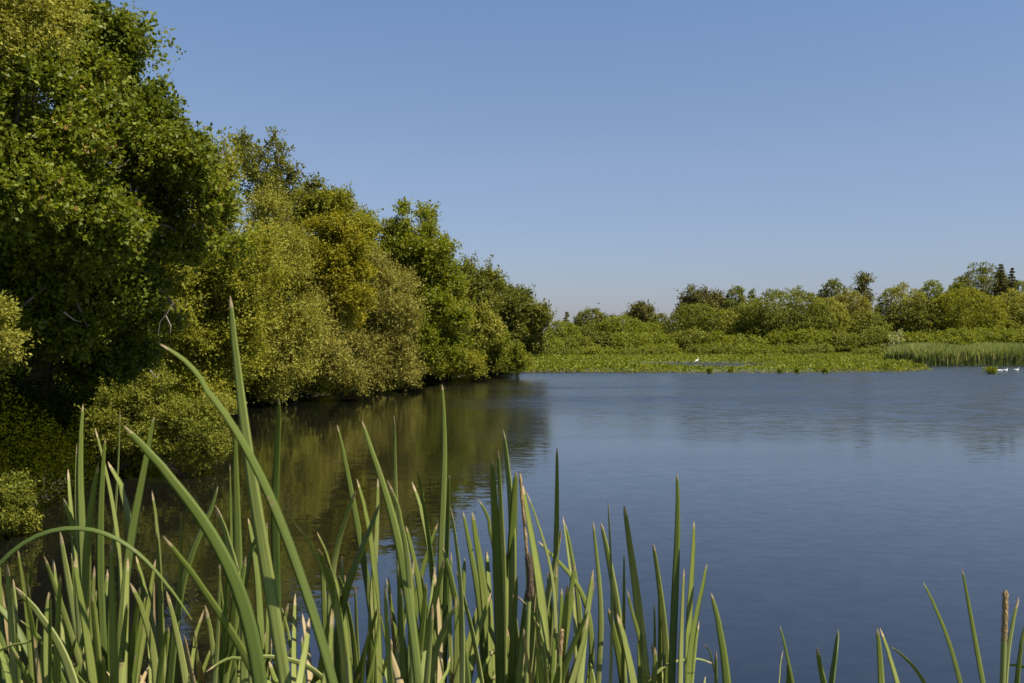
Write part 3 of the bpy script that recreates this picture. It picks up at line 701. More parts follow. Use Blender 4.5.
# twigs over the twiggy tree
# front row of bushes
bush = [(548, 338, 14, 121, 'yellowgreen', 'yellow green bush right beside the dark end tree'),
        (576, 337, 18, 125, 'farolive', 'olive bush second from the dark end tree'),
        (602, 333, 16, 129, 'dark', 'dark little bush among the yellow green ones'),
        (628, 334, 24, 129, 'yellowgreen', 'wide yellow green bush below the spreading pine'),
        (658, 333, 22, 131, 'yellowgreen', 'yellow green bush touching the pale rounded willow'),
        (690, 330, 22, 131, 'farolive', 'green bush at the foot of the pale rounded willow'),
        (714, 333, 14, 128, 'bright', 'bright green upright bush beside the foot of the pale rounded willow'),
        (745, 336, 22, 131, 'yellowgreen', 'low bush at the near foot of the biggest olive willow'),
        (782, 331, 17, 133, 'bright', 'bright green bush under the dark base of the biggest olive willow'),
        (815, 330, 24, 131, 'yellowgreen', 'broad low bush to the side of the biggest olive willow'),
        (850, 334, 22, 129, 'farolive', 'green bush next to the blossoming elder'),
        (878, 328, 16, 129, 'farolive', 'taller green bush behind the blossoming elder'),
        (918, 333, 22, 127, 'yellowgreen', 'yellow green bush just past the blossoming elder'),
        (955, 330, 26, 127, 'yellowgreen', 'wide yellow green bush behind the middle of the reed bed'),
        (990, 328, 24, 129, 'yellowgreen', 'broad bush behind the reed bed, second from the picture edge'),
        (1022, 329, 22, 129, 'yellowgreen', 'last bush behind the reed bed at the picture edge')]
for i, (px, top, hw, d, m_, lab) in enumerate(bush):
    far('bush', lab, 'bush', px, top, hw, d, m_, 200 + i, group='low bushes behind the marsh', leaf=.19)
low = [(560, 349, 16, 118, 'farolive', 'small low bush on the marsh nearest the dark end tree'), (596, 348, 18, 120, 'yellowgreen', 'small low bush on the marsh below the dark rounded skyline tree'),
       (660, 345, 18, 122, 'yellowgreen', 'rounded little bush on the marsh left of the white egret'), (642, 349, 20, 120, 'farolive', 'small low bush on the marsh below the small spreading pine'),
       (712, 346, 24, 122, 'farolive', 'low spreading bush on the marsh behind the white egret'), (760, 346, 26, 122, 'yellowgreen', 'low spreading bush on the marsh before the biggest olive willow'),
       (806, 345, 26, 122, 'farolive', 'low spreading bush on the marsh halfway to the reed bed'), (868, 348, 14, 118, 'farolive', 'last little bush on the marsh before the reed bed')]
for i, (px, top, hw, d, m_, lab) in enumerate(low):
    far('low_bush', lab, 'bush', px, top, hw, d, m_, 240 + i, group='little bushes on the marsh', leaf=.17)
tree('elder_bush', 'elder bush speckled with creamy blossom near the reed bed', 'bush', 122, [(895, 340, 8, 5), (888, 344, 6, 4), (901, 336, 5, 4)], 'cream', 600, 0.2, .5, 260, core=.05, stems=3, trunk_r=.06)

# ---- marsh plants, one mass
rng = np.random.default_rng(31)
def marsh_points(n):
    X = rng.uniform(-3, 72, n); Y = 75 + 62 * rng.uniform(0, 1, n) ** 1.35
    s = np.minimum(sdist(LAKE, X, Y), sdist(POOL, X, Y))
    k = (s > -0.1)
    return X[k], Y[k], s[k]
X, Y, s = marsh_points(190000)
front = np.concatenate([[]])
hmap = 0.27 + 0.10 * np.sin(X * 0.7 + 1.3 * np.sin(Y * .31)) * np.sin(Y * 0.6 + X * .21) + 0.10 * rng.uniform(0, 1, len(X))
lowzone = np.exp(-((X - 17.5) / 6.5) ** 2) * (Y < 89)
hmap = hmap * (1 - 0.85 * lowzone) * np.clip(s * 1.6 + .25, 0.15, 1)
keep = rng.uniform(0, 1, len(X)) > 0.85 * lowzone
X, Y, hmap = X[keep], Y[keep], hmap[keep]
Z = np.maximum(ground_z(X, Y), 0) + hmap * rng.uniform(0.25, 1, len(X))
scatter_leaves('marsh_plants', 'bright green low marsh plants covering the flat far shore', 'marsh plants', np.column_stack([X, Y, Z]), 1, 0.20, 'marsh', 8, up=0.7, vert=.7, aspect=.62)

# floating pads and drowned leaves off the marsh front
n_ = 4200
X = rng.normal(17, 6.5, n_); Y = rng.uniform(72.5, 87, n_)
s = sdist(LAKE, X, Y); k = (s < 0.6) & (rng.uniform(0, 1, n_) < np.exp(np.minimum(s, 0) * .8)); X, Y = X[k], Y[k]
L = rng.uniform(.12, .3, len(X))
V = leaf_quads(np.column_stack([X, Y, np.full(len(X), .012) + rng.uniform(0, .02, len(X))]), unit(np.column_stack([rng.normal(size=len(X)), rng.normal(size=len(X)), np.zeros(len(X))])), np.tile([0, 0, 1.], (len(X), 1)), L, L * .9)
tag(mesh_obj('floating_leaves', V, np.arange(len(V)), 4, M['lily'], attrs={'rnd': ('FACE', rng.uniform(0, 1, len(X)))}), 'floating leaves and scum fringing the front of the marsh', 'floating leaves', kind='stuff')

# reed bed
def reeds(name, label, X, Y, h0, h1, wid, seed, mat='reed'):
    rng = np.random.default_rng(seed); n = len(X)
    z0 = np.maximum(ground_z(X, Y), -0.4)
    H = rng.uniform(h0, h1, n) * (0.9 + 0.1 * np.sin(X * .8))
    lean = rng.normal(size=(n, 2)) * 0.16
    an = rng.uniform(0, math.pi, n); sx = np.cos(an) * wid; sy = np.sin(an) * wid
    b = np.column_stack([X, Y, z0])
    m_ = b + np.column_stack([lean * 0.35 * H[:, None], H * .6]); t = b + np.column_stack([lean * H[:, None], H])
    w = np.column_stack([sx, sy, np.zeros(n)])
    V = np.stack([b - w * .5, b + w * .5, m_ + w * .5, m_ - w * .5, t + w * .06, t - w * .06], 1).reshape(-1, 3)
    i = np.arange(n)[:, None] * 6
    Q = np.concatenate([i + np.array([0, 1, 2, 3]), i + np.array([3, 2, 4, 5])], 1).reshape(-1, 4)
    v = np.clip(.5 + rng.normal(size=n) * .25, 0, 1)
    return tag(mesh_obj(name, V, Q, 4, M[mat], attrs={'rnd': ('FACE', np.repeat(v, 2))}), label, 'reeds', kind='stuff')
X = rng.uniform(36, 80, 60000); Y = 94 + (X > 42) * 1.0 + 9 * rng.uniform(0, 1, 60000) ** 1.5
keep = (X > 38.3 + 1.2 * np.sin(Y)); X, Y = X[keep], Y[keep]
reeds('reed_bed', 'grey green reed bed standing at the far water edge', X, Y, 1.35, 2.1, .085, 9)

# tufts of water plants off the marsh front
tuft_spec = [(991, 373.5, 9, .55, 'largest clump of water plants, out in the open water beside the floating white birds'),
             (710, 373, 3.2, .35, 'small water plant tuft off the marsh below the white egret'),
             (731, 372.2, 4, .35, 'small water plant tuft just past the one below the egret'),
             (780, 373, 4.2, .42, 'wider tuft off the marsh below the biggest olive willow'),
             (797, 373, 3, .38, 'little tuft beside the wider one below the biggest olive willow'),
             (825, 373.2, 4.4, .4, 'tuft off the marsh below the tufted pine'),
             (672, 370.5, 3.4, .45, 'tuft in the marsh shallows below the rounded willow'),
             (650, 371, 3.4, .45, 'tuft in the marsh shallows farthest towards the wooded bank')]
for i, (px, py, hw, h_, lab) in enumerate(tuft_spec):
    d = EYE * F / (py - HY); s_ = d / F; rng = np.random.default_rng(300 + i)
    n_ = int(70 + 60 * hw)
    x0 = (px - 512) * s_
    X = x0 + rng.normal(size=n_) * hw * s_ * .3; Y = d + rng.normal(size=n_) * hw * s_ * .3
    Z = rng.uniform(0.02, 1, n_) * h_ * .75
    L = rng.uniform(.08, .22, n_)
    V = leaf_quads(np.column_stack([X, Y, Z]), unit(rdir(rng, n_) + np.array([0, 0, .9])), rdir(rng, n_), L, L * .5)
    o = mesh_obj('water_plant', V, np.arange(len(V)), 4, M['yellowgreen' if i else 'marsh'], origin=(x0, d, 0), attrs={'rnd': ('FACE', rng.uniform(0, 1, n_))})
    tag(o, lab, 'water plant', 'tufts of water plants off the marsh')

# ------------------------------------------------------------------ birds
def place_local(T, name, mat, root, rz=0):
    """tubes given in local metres"""
    V = np.concatenate(T.v); c, s_ = math.cos(rz), math.sin(rz)
    V = np.column_stack([V[:, 0] * c - V[:, 1] * s_, V[:, 0] * s_ + V[:, 1] * c, V[:, 2]]) + np.array(root.location)
    return mesh_obj(name, V, np.concatenate(T.f), 4, mat, root, None, True)
def swan(px, py, rz, label, neck='up'):
    d = EYE * F / (py - HY); root = empty('water_bird', ((px - 512) * d / F, d, 0), label, 'bird', 'white birds resting on the water')
    B = Tubes()
    if neck == 'up':
        pts = [(-.48, 0, .17), (-.40, 0, .13), (-.22, 0, .09), (0, 0, .08), (.18, 0, .10), (.28, 0, .17), (.32, 0, .25), (.31, 0, .33), (.33, 0, .39), (.38, 0, .42), (.43, 0, .405), (.45, 0, .40)]
    else:
        pts = [(-.48, 0, .17), (-.40, 0, .13), (-.22, 0, .09), (0, 0, .08), (.18, 0, .10), (.30, 0, .15), (.40, 0, .19), (.47, 0, .18), (.52, 0, .13), (.55, 0, .09), (.57, 0, .06), (.58, 0, .04)]
    B.add(pts, [.01, .07, .15, .18, .14, .075, .045, .035, .035, .042, .03, .012], 10)
    place_local(B, 'body', M['white'], root, rz)
    K = Tubes(); e_ = pts[-1]; K.add([e_, (e_[0] + .035, 0, e_[2] - .01), (e_[0] + .07, 0, e_[2] - .02)], [.016, .012, .004], 6)
    place_local(K, 'beak', M['beak'], root, rz)
    for sgn in (-1, 1):
        W = Tubes(); W.add([(.14, sgn * .12, .15), (0, sgn * .155, .17), (-.22, sgn * .13, .19), (-.46, sgn * .05, .21)], [.03, .09, .08, .012], 8, flat=.45)
        place_local(W, 'wing', M['white'], root, rz)
    root.scale = (.52, .52, .52)
swan(999.5, 371.3, 3.0, 'white bird on the water closest to the clump of water plants', 'down')
swan(1005.5, 371.0, 0.25, 'middle one of the three white birds floating before the reed bed')
swan(1016.5, 370.6, 0.1, 'white bird floating farthest from the clump of water plants, alone')

d = 98.5; root = empty('egret', ((697 - 512) * d / F, d, 0.0), 'white egret standing in the marsh pool', 'bird'); root.scale = (.75, .75, .75)
B = Tubes(); B.add([(-.34, 0, .36), (-.2, 0, .44), (0, 0, .50), (.14, 0, .56), (.20, 0, .66), (.17, 0, .76), (.20, 0, .86), (.25, 0, .90), (.30, 0, .895)], [.01, .07, .11, .085, .035, .025, .025, .035, .012], 10)
place_local(B, 'body', M['white'], root, 0.6)
B = Tubes(); B.add([(.29, 0, .895), (.36, 0, .885), (.42, 0, .875)], [.014, .01, .003], 6); place_local(B, 'beak', M['beak'], root, .6)
for sg in (-1, 1):
    B = Tubes(); B.add([(.0, sg * .05, .45), (.03, sg * .05, .25), (.0, sg * .05, -.05)], [.018, .012, .012], 6); place_local(B, 'leg', M['legs'], root, .6)
    B = Tubes(); B.add([(.12, sg * .07, .54), (-.05, sg * .1, .5), (-.36, sg * .03, .36)], [.03, .075, .01], 8, flat=.5); place_local(B, 'wing', M['white'], root, .6)

pt = P(598.5, 303.5, 110); root = empty('flying_bird', tuple(float(c) for c in pt), 'small dark bird flying in the open sky above the far shore', 'bird')
B = Tubes(); B.add([(-.16, 0, 0), (-.06, 0, .0), (.03, 0, 0), (.1, 0, .01), (.15, 0, 0)], [.01, .04, .05, .03, .005], 8); place_local(B, 'body', M['darkbird'], root, .5)
for sg in (-1, 1):
    B = Tubes(); B.add([(.02, sg * .03, .01), (.05, sg * .14, .07), (-.02, sg * .3, .04)], [.045, .04, .005], 8, flat=.2); place_local(B, 'wing', M['darkbird'], root, .5)

# ------------------------------------------------------------------ foreground cattails
def catmull(pts, n):
    pts = np.asarray(pts, float)
    seg = np.r_[0, np.cumsum(np.linalg.norm(np.diff(pts, axis=0), axis=1))]
    seg /= seg[-1]
    p = np.vstack([2 * pts[0] - pts[1], pts, 2 * pts[-1] - pts[-2]])
    k = np.r_[seg[0] - (seg[1] - seg[0]), seg, seg[-1] + (seg[-1] - seg[-2])]
    out = []
    for t in np.linspace(0, 1, n):
        i = min(max(np.searchsorted(seg, t, side='right') - 1, 0), len(pts) - 2)
        t0, t1, t2, t3 = k[i], k[i + 1], k[i + 2], k[i + 3]; p0, p1, p2, p3 = p[i], p[i + 1], p[i + 2], p[i + 3]
        A1 = (t1 - t) / (t1 - t0) * p0 + (t - t0) / (t1 - t0) * p1; A2 = (t2 - t) / (t2 - t1) * p1 + (t - t1) / (t2 - t1) * p2
        A3 = (t3 - t) / (t3 - t2) * p2 + (t - t2) / (t3 - t2) * p3
        B1 = (t2 - t) / (t2 - t0) * A1 + (t - t0) / (t2 - t0) * A2; B2 = (t3 - t) / (t3 - t1) * A2 + (t - t1) / (t3 - t1) * A3
        out.append((t2 - t) / (t2 - t1) * B1 + (t - t1) / (t2 - t1) * B2)
    return np.array(out)

def blade(root, base, pts_px, d, wpx, rng, yaw=None, twist=None, mat='blade'):
    """pts_px from the tip down; the blade is rooted at the plant's foot"""
    W = wpx * (.92 if wpx < 12 else .72 if wpx < 15 else .60) / F * d
    dl = rng.normal() * 0.06
    world = []
    npx = len(pts_px)
    for i, (x, y) in enumerate(pts_px):
        k = i / max(1, npx - 1)
        world.append(P(x, y, d + dl * (1 - k)))
    lowp = world[-1]
    # continue below the frame to the foot
    f1 = lowp * 0.45 + base * 0.55 + np.array([(lowp[0] - base[0]) * 0.12, 0, 0])
    path = [base, f1] + world[::-1]
    C0 = catmull(path, 160); a0 = np.r_[0, np.cumsum(np.linalg.norm(np.diff(C0, axis=0), axis=1))]; a0 /= a0[-1]
    n = 70; ss = 1 - (1 - np.linspace(0, 1, n)) ** 1.5
    C0[5:-5] = sum(C0[5 + k_:len(C0) - 5 + k_] for k_ in range(-5, 6)) / 11
    C = np.column_stack([np.interp(ss, a0, C0[:, q]) for q in range(3)])
    # denser sampling near the tip
    T = unit(np.gradient(C, axis=0))
    yaw = rng.uniform(-1.0, 1.0) if yaw is None else yaw
    W = W / max(.5, math.cos(yaw))
    twist = rng.uniform(-0.7, 0.7) if twist is None else twist
    s = ss
    seglen = np.linalg.norm(np.diff(C, axis=0), axis=1); acc = np.r_[0, np.cumsum(seglen)]; tot = acc[-1]; fromtip = tot - acc
    view = unit(C - np.array([0, 0, EYE]))
    side0 = unit(np.cross(T, view)); nrm0 = np.cross(side0, T)
    an = yaw + twist * (s - 0.8)
    side = side0 * np.cos(an)[:, None] + nrm0 * np.sin(an)[:, None]
    nrm = np.cross(side, T)
    vis = fromtip
    taper = np.clip(vis / 0.20, 0, 1) ** 0.60
    endr = np.clip(vis / 0.012, 0.10, 1) ** .6
    w = W * (0.26 + 0.74 * taper) * np.clip(0.75 + 0.25 * s * 2, 0, 1) * endr
    th = np.maximum(w * 0.03, 0.0003)
    cup = w * 0.03 * rng.uniform(-.6, 1.6)
    cols = [(-.5, 0.0, 1), (-.25, .8, .4), (0, 1.0, 0), (.25, .8, .4), (.5, 0, 1), (.25, -.8, .4), (0, -1., 0), (-.25, -.8, .4)]
    ring = []
    for (u, v, cc) in cols:
        ring.append(C + side * (w * u)[:, None] + nrm * (th * v * .5 + cup * cc)[:, None])
    V = np.stack(ring, 1).reshape(-1, 3); m_ = len(cols)
    i = np.arange(n - 1)[:, None] * m_; j = np.arange(m_)[None, :]; k = (j + 1) % m_
    Q = np.stack([i + j, i + k, i + m_ + k, i + m_ + j], -1).reshape(-1, 4)
    at = {'tip': ('POINT', np.repeat(fromtip, m_)), 'across': ('POINT', np.tile([c[0] for c in cols], n))}
    o = mesh_obj('leaf', V, Q, 4, M[mat], root, at, True)
    return o

GRP = 'cattails along the near bank'
def cattail(label, d, blades, seed, fill=2, spikes=(), fillspan=46, filltop=(550, 675)):
    rng = np.random.default_rng(seed)
    if fill >= 3: fill += 7
    bx_ = float(np.mean([b[1][-1][0] for b in blades])) if blades else spikes[0]['pts'][-1][0]
    X0 = (bx_ - 512) / F * d; Y0 = d + 0.05
    z0 = float(ground_z(np.array([X0]), np.array([Y0]))[0])
    root = empty('cattail', (X0, Y0, z0), label, 'cattail', GRP)
    for bl in blades:
        wpx, pts = bl[0], bl[1]; kw = bl[2] if len(bl) > 2 else {}
        base = np.array([X0 + rng.normal() * .012, Y0 + rng.normal() * .012, z0 - 0.04])
        blade(root, base, pts, d * (1 + rng.normal() * .02), wpx, rng, **kw)
    for k in range(fill):
        x = bx_ + rng.uniform(-fillspan, fillspan); y = rng.uniform(*filltop)
        base = np.array([X0 + rng.normal() * .012, Y0 + rng.normal() * .012, z0 - 0.04])
        xb = bx_ + (x - bx_) * rng.uniform(.2, .8)
        blade(root, base, [(x, y), (0.5 * (x + xb) + rng.normal() * 2, 0.5 * (y + 700)), (xb, 700)], d * (1 + rng.uniform(-.02, .08)), rng.uniform(7, 17) / d, rng, mat='dry_blade' if rng.uniform() < .13 else 'blade')
    for sp in spikes:
        pts = [P(x, y, d - .02) for x, y in sp['pts']]
        base = np.array([X0, Y0, z0 - 0.04])
        S = Tubes(); C = catmull([base] + pts[::-1], 26); S.add(C, np.full(26, sp.get('r', .0035)), 8); S.build('stem', M['stalk'], root)
        q = [P(x, y, d - .02) for x, y in sp['male']]; C = catmull(q, 14)
        rr = sp['mr'] / F * d * (1 + .12 * np.sin(np.arange(14) * 2.1)) ; rr[0] *= .3; rr[-1] *= .8
        S = Tubes(); S.add(C, rr, 10); S.build('flower_spike', M['spike'], root)
        if 'female' in sp:
            q = [P(x, y, d - .02) for x, y in sp['female']]; C = catmull(q, 12)
            rr = np.full(12, sp['fr'] / F * d); rr[0] *= .45; rr[-1] *= .45
            S = Tubes(); S.add(C, rr, 12); S.build('seed_head', M['spikedark'], root)
    return root
M['stalk'] = simple_mat('cattail_stalk', (.20, .22, .06), .5)

cattail('cattail with short pale blades in the lowest corner', 1.75, [(9, [(7, 564), (11, 620), (16, 700)]), (6, [(13, 579), (17, 630), (20, 700)]), (6, [(18, 550), (27, 610), (34, 700)]), (13, [(-26, 588), (2, 606), (26, 645), (46, 700)]), (4, [(28, 583), (33, 640), (38, 700)])], 401, 4)
cattail('cattail with one broad dark blade bending low over the corner', 1.45, [(13, [(15, 587), (48, 625), (66, 655), (78, 700)]), (5, [(50, 592), (50, 640), (50, 700)]), (6, [(20, 620), (36, 634), (60, 668), (70, 700)]), (12, [(-12, 625), (6, 660), (12, 700)])], 402, 3)
cattail('cattail whose long thin blade arches right over and droops at its tip', 1.5, [(5, [(192, 620), (178, 599), (161, 576), (146, 557), (129, 541), (105, 530), (68, 524), (35, 532), (0, 560), (-30, 605), (-44, 700)], dict(yaw=.2, twist=.4)), (4, [(60, 648), (32, 640), (0, 644), (-36, 700)])], 403, 0)
cattail('cattail with stiff upright blades beside the drooping arched blade', 1.7, [(7, [(68, 469), (70, 500), (77, 580), (82, 700)]), (11, [(63, 498), (76, 535), (90, 600), (99, 700)]), (8, [(83, 404), (80, 450), (82, 530), (90, 700)], dict(yaw=.1, twist=.3)), (5, [(77, 444), (76, 500), (84, 600), (88, 700)]), (9, [(98, 466), (90, 510), (86, 570), (90, 700)]), (9, [(60, 532), (67, 575), (79, 640), (86, 700)])], 404, 4)
cattail('cattail with fanned blades in front of the dark shaded bank', 1.8, [(8, [(105, 439), (102, 480), (100, 540), (106, 700)]), (3, [(120, 411), (118, 470), (112, 560), (112, 700)]), (9, [(154, 417), (144, 470), (134, 521), (122, 620), (118, 700)]), (5, [(95, 428), (106, 470), (117, 530), (120, 700)]), (12, [(108, 462), (128, 500), (130, 545), (122, 620), (116, 700)])], 405, 3)
cattail('cattail with broad flat blades crowding the lower corner', 1.55, [(12, [(111, 545), (112, 600), (114, 700)]), (13, [(128, 558), (126, 610), (122, 700)]), (8, [(75, 556), (78, 610), (84, 700)]), (7, [(44, 556), (58, 595), (76, 650), (90, 700)]), (9, [(130, 583), (143, 610), (152, 640), (158, 700)])], 406, 4)
cattail('cattail with narrow brown tipped blades under the low yellow shrub', 1.85, [(6, [(152, 491), (158, 530), (160, 580), (166, 700)]), (5, [(181, 512), (181, 560), (178, 620), (176, 700)]), (6, [(157, 531), (160, 580), (162, 700)]), (9, [(218, 486), (208, 518), (188, 559), (176, 620), (168, 700)]), (8, [(136, 556), (148, 600), (156, 650), (160, 700)])], 407, 4)
cattail('cattail sending one broad pale blade slanting up across the yellow shrub', 0.85, [(25, [(124, 426), (150, 454), (182, 490), (215, 535), (238, 580), (252, 625), (262, 700)], dict(yaw=.15, twist=.25)), (13, [(163, 536), (195, 577), (222, 615), (245, 655), (268, 700)], dict(yaw=.1, twist=.3))], 408, 1)
cattail('cattail with the tallest blade of all, rising over the alder', 0.95, [(21, [(230, 296), (235, 350), (241, 400), (248, 455), (258, 520), (272, 600), (288, 700)], dict(yaw=.35, twist=1.0)), (16, [(160, 344), (182, 358), (207, 386), (232, 422), (256, 463), (288, 540), (316, 620), (338, 700)], dict(yaw=-.3, twist=-.5))], 409, 1)
cattail('cattail with upright dull blades standing between the two longest slanting blades', 1.7, [(9, [(279, 399), (278, 440), (275, 490), (276, 570), (280, 700)], dict(yaw=.1, twist=.3)), (9, [(235, 431), (236, 480), (238, 560), (244, 700)]), (4, [(230, 464), (231, 520), (236, 700)]), (9, [(248, 518), (256, 560), (260, 620), (262, 700)]), (8, [(259, 530), (246, 570), (240, 620), (242, 700)]), (4, [(267, 522), (268, 600), (266, 700)])], 410, 4)
cattail('cattail with blunt broken blades below the tallest blade', 1.5, [(10, [(215, 505), (228, 540), (240, 590), (248, 700)]), (12, [(168, 625), (162, 650), (158, 700)]), (9, [(25 + 180, 605), (212, 640), (218, 700)]), (8, [(204, 610), (192, 650), (190, 700)]), (11, [(244, 604), (244, 650), (244, 700)])], 411, 4)
cattail('cattail with a thin yellow blade lying nearly flat low down', 1.55, [(6, [(206, 672), (225, 660), (262, 655), (300, 660), (326, 676), (336, 700)]), (5, [(210, 648), (222, 672), (230, 700)]), (6, [(282, 608), (292, 650), (297, 700)]), (7, [(302, 636), (304, 670), (304, 700)])], 412, 4)
cattail('cattail with dark blades crossing where the brown water meets the blue', 1.65, [(7, [(294, 523), (310, 543), (324, 568), (340, 625), (346, 700)]), (8, [(318, 548), (328, 575), (338, 605), (344, 700)]), (5, [(317, 532), (330, 560), (345, 620), (352, 700)]), (8, [(356, 490), (345, 520), (335, 550), (330, 610), (334, 700)]), (9, [(380, 503), (364, 545), (347, 585), (338, 630), (336, 700)])], 413, 4)
cattail('cattail with tall slim blades beside the crossed dark ones', 1.75, [(7, [(337, 425), (343, 450), (350, 485), (360, 540), (370, 600), (378, 700)]), (8, [(357, 479), (367, 515), (373, 550), (378, 620), (380, 700)]), (7, [(378, 476), (377, 530), (372, 600), (370, 700)]), (6, [(339, 575), (350, 615), (358, 700)]), (5, [(355, 585), (357, 640), (360, 700)])], 414, 4)
cattail('cattail with one long broad green blade reaching up from the crossing dark blades', 1.2, [(13, [(362, 421), (372, 452), (388, 498), (400, 545), (409, 600), (420, 700)], dict(yaw=.1, twist=.3)), (8, [(387, 480), (397, 505), (406, 540), (412, 620), (414, 700)]), (9, [(385, 583), (387, 630), (392, 700)])], 415, 3)
cattail('cattail with a lone floating looking narrow tip against the brown reflection', 1.85, [(5, [(394, 415), (395, 440), (395, 475), (398, 540), (402, 700)], dict(yaw=.1, twist=1.2)), (8, [(406, 526), (412, 550), (419, 580), (424, 640), (424, 700)]), (8, [(438, 523), (430, 545), (421, 572), (414, 620), (412, 700)]), (7, [(402, 600), (400, 640), (402, 700)])], 416, 4)
cattail('cattail with the straight slender blade tallest among the middle ones', 1.75, [(7, [(442, 384), (444, 415), (445, 450), (443, 500), (440, 580), (440, 700)], dict(yaw=.05, twist=.6)), (7, [(412, 482), (420, 505), (430, 550), (436, 620), (438, 700)]), (6, [(417, 468), (423, 500), (430, 545), (440, 700)]), (6, [(449, 475), (448, 520), (446, 570), (444, 700)])], 417, 4)
cattail('cattail with pale leaning blades before the straight slender one', 1.6, [(6, [(450, 506), (455, 535), (460, 572), (462, 640), (462, 700)]), (10, [(443, 548), (454, 590), (462, 640), (468, 700)]), (11, [(458, 603), (446, 622), (436, 645), (426, 700)]), (7, [(421, 572), (428, 620), (434, 700)]), (6, [(456, 571), (470, 620), (484, 700)])], 418, 4)
cattail('cattail with paired dark blades next to the brown flower spike', 1.7, [(8, [(463, 512), (470, 548), (478, 590), (486, 700)]), (10, [(472, 512), (478, 550), (484, 590), (492, 700)]), (6, [(478, 499), (487, 515), (494, 545), (500, 700)]), (9, [(487, 552), (490, 610), (492, 700)]), (10, [(492, 461), (494, 500), (497, 560), (500, 700)])], 419, 4)
cattail('cattail with upright pale tipped blades just before the brown flower spike', 1.75, [(7, [(498, 450), (500, 490), (503, 560), (504, 700)]), (8, [(503, 430), (508, 470), (512, 520), (512, 600), (510, 700)]), (11, [(516, 472), (514, 510), (512, 560), (512, 700)]), (9, [(506, 553), (508, 610), (508, 700)]), (9, [(497, 519), (498, 590), (500, 700)])], 420, 3)
cattail('cattail carrying the tall rough brown flower spike with a dark seed head', 1.6, [(11, [(523, 485), (530, 525), (538, 570), (546, 640), (546, 700)]), (4, [(526, 491), (537, 520), (550, 560), (556, 640), (552, 700)]), (9, [(534, 587), (526, 620), (520, 655), (518, 700)]), (4, [(515, 594), (528, 607), (540, 625), (548, 700)])], 421, 3,
        spikes=[dict(pts=[(527, 556), (529, 600), (527, 650), (526, 700)], male=[(520, 473), (522, 500), (525, 530), (527, 556)], mr=1.7, female=[(528, 553), (530, 578), (529, 602)], fr=3.6)])
cattail('cattail with a lone narrow dark tip standing above the blue water', 1.85, [(6, [(557, 447), (557, 475), (557, 505), (556, 560), (554, 700)], dict(yaw=.1, twist=1.2)), (9, [(561, 529), (556, 555), (549, 585), (541, 640), (538, 700)]), (4, [(563, 516), (567, 545), (573, 590), (578, 700)]), (6, [(565, 523), (571, 550), (577, 585), (582, 700)]), (6, [(538, 541), (552, 555), (568, 570), (584, 592), (592, 640), (590, 700)])], 422, 3)
cattail('cattail with withered brown stalk and short spike among low blades', 1.6, [(7, [(555, 624), (553, 660), (552, 700)]), (9, [(588, 611), (578, 635), (566, 660), (556, 700)]), (8, [(536, 640), (540, 665), (544, 700)])], 423, 3,
        spikes=[dict(pts=[(560, 655), (559, 700)], male=[(562, 628), (561, 642), (560, 656)], mr=2.2)])
cattail('cattail with thin dark blades starting the open row before the blue water', 1.85, [(6, [(593, 521), (597, 560), (601, 600), (597, 700)]), (9, [(601, 523), (608, 555), (616, 600), (624, 700)]), (3, [(608, 500), (610, 540), (612, 600), (610, 700)]), (4, [(624, 553), (624, 600), (622, 700)]), (10, [(608, 608), (616, 640), (626, 700)])], 424, 2, filltop=(630, 680))
cattail('cattail with a tapering blade curved gently toward the blue water middle', 1.75, [(9, [(624, 505), (629, 540), (634, 575), (642, 640), (648, 700)]), (6, [(627, 590), (634, 620), (646, 660), (650, 700)]), (11, [(617, 614), (626, 645), (636, 700)]), (8, [(638, 637), (640, 665), (640, 700)]), (5, [(714, 664), (700, 659), (675, 658), (655, 668), (640, 700)])], 425, 2, filltop=(640, 680))
cattail('cattail with a curved dark tipped blade and low blunt neighbours', 1.8, [(8, [(653, 543), (658, 575), (662, 605), (666, 650), (668, 700)]), (4, [(654, 603), (655, 640), (654, 700)]), (5, [(659, 585), (660, 630), (660, 700)]), (9, [(659, 663), (664, 680), (668, 700)]), (5, [(667, 640), (665, 665), (664, 700)])], 426, 1, filltop=(640, 680))
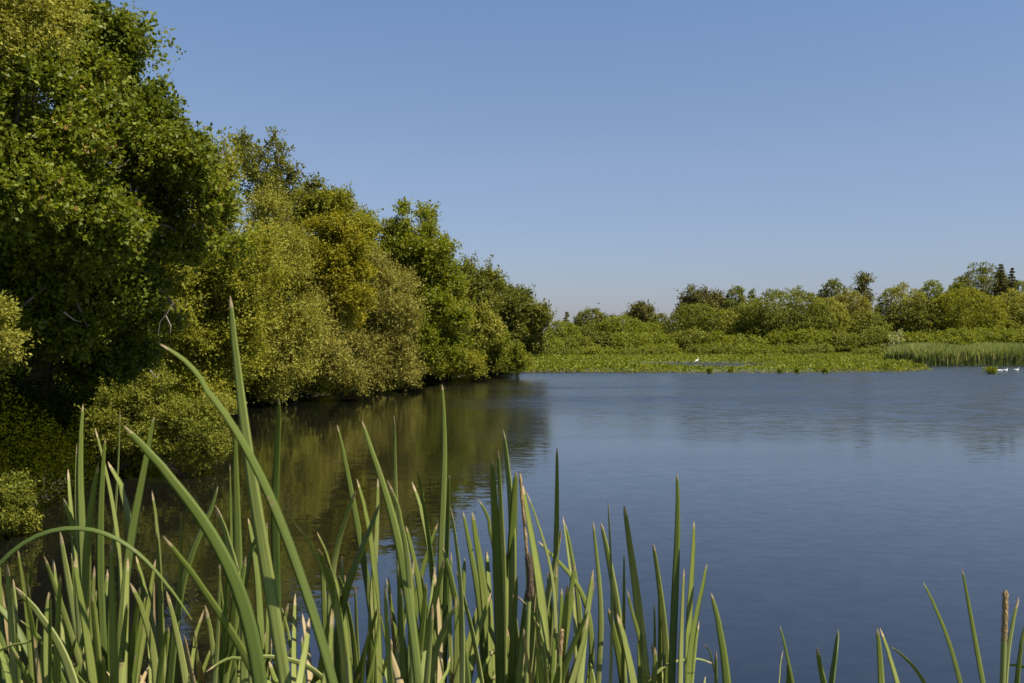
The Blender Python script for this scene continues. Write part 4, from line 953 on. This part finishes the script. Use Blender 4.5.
cattail('cattail with the tallest straight blade before the open blue water', 1.7, [(8, [(677, 473), (678, 510), (676, 570), (673, 640), (671, 700)], dict(yaw=.1, twist=.2)), (7, [(694, 521), (693, 560), (690, 600), (687, 700)]), (6, [(684, 568), (682, 620), (680, 700)]), (8, [(707, 564), (700, 600), (691, 640), (688, 700)]), (6, [(699, 621), (694, 655), (690, 700)]), (5, [(690, 632), (688, 665), (686, 700)]), (3, [(703, 643), (712, 655), (718, 700)])], 427, 2, filltop=(640, 680), fillspan=18)
cattail('cattail with a single stout dark blade leaning out of the main clump', 1.5, [(14, [(711, 593), (718, 620), (724, 650), (728, 700)], dict(yaw=.1, twist=.2)), (6, [(716, 650), (716, 670), (716, 700)])], 428, 0)
cattail('low cattail with a slim yellow blade and brown sliver, first past the gap', 1.9, [(5, [(780, 626), (786, 650), (796, 700)]), (2, [(783, 650), (780, 670), (778, 700)]), (9, [(788, 661), (789, 680), (788, 700)])], 429, 0)
cattail('low cattail with two broad brown tipped blades forming a narrow V', 1.4, [(13, [(817, 647), (820, 665), (827, 700)], dict(yaw=.1, twist=.2)), (10, [(838, 630), (835, 655), (829, 700)])], 430, 0)
cattail('low cattail with three blades parting beyond the narrow V pair', 1.8, [(8, [(877, 628), (880, 655), (882, 700)]), (7, [(880, 628), (888, 650), (902, 700)]), (4, [(891, 647), (908, 660), (922, 678), (932, 700)])], 431, 0)
cattail('cattail with two thin leaning blades next to the slender flower spike', 1.9, [(5, [(923, 582), (934, 604), (946, 632), (964, 700)]), (5, [(962, 569), (968, 600), (975, 640), (986, 700)])], 432, 0)
cattail('cattail with a slender tan flower spike at the picture edge', 1.75, [(6, [(1019, 597), (1012, 625), (1007, 655), (1004, 700)]), (7, [(1026, 622), (1020, 650), (1016, 700)]), (6, [(1005, 665), (1020, 666), (1040, 672), (1052, 700)])], 433, 0,
        spikes=[dict(pts=[(1004, 640), (1003, 670), (1002, 700)], male=[(1005.5, 590), (1005, 615), (1004, 643)], mr=2.9, r=.005)])
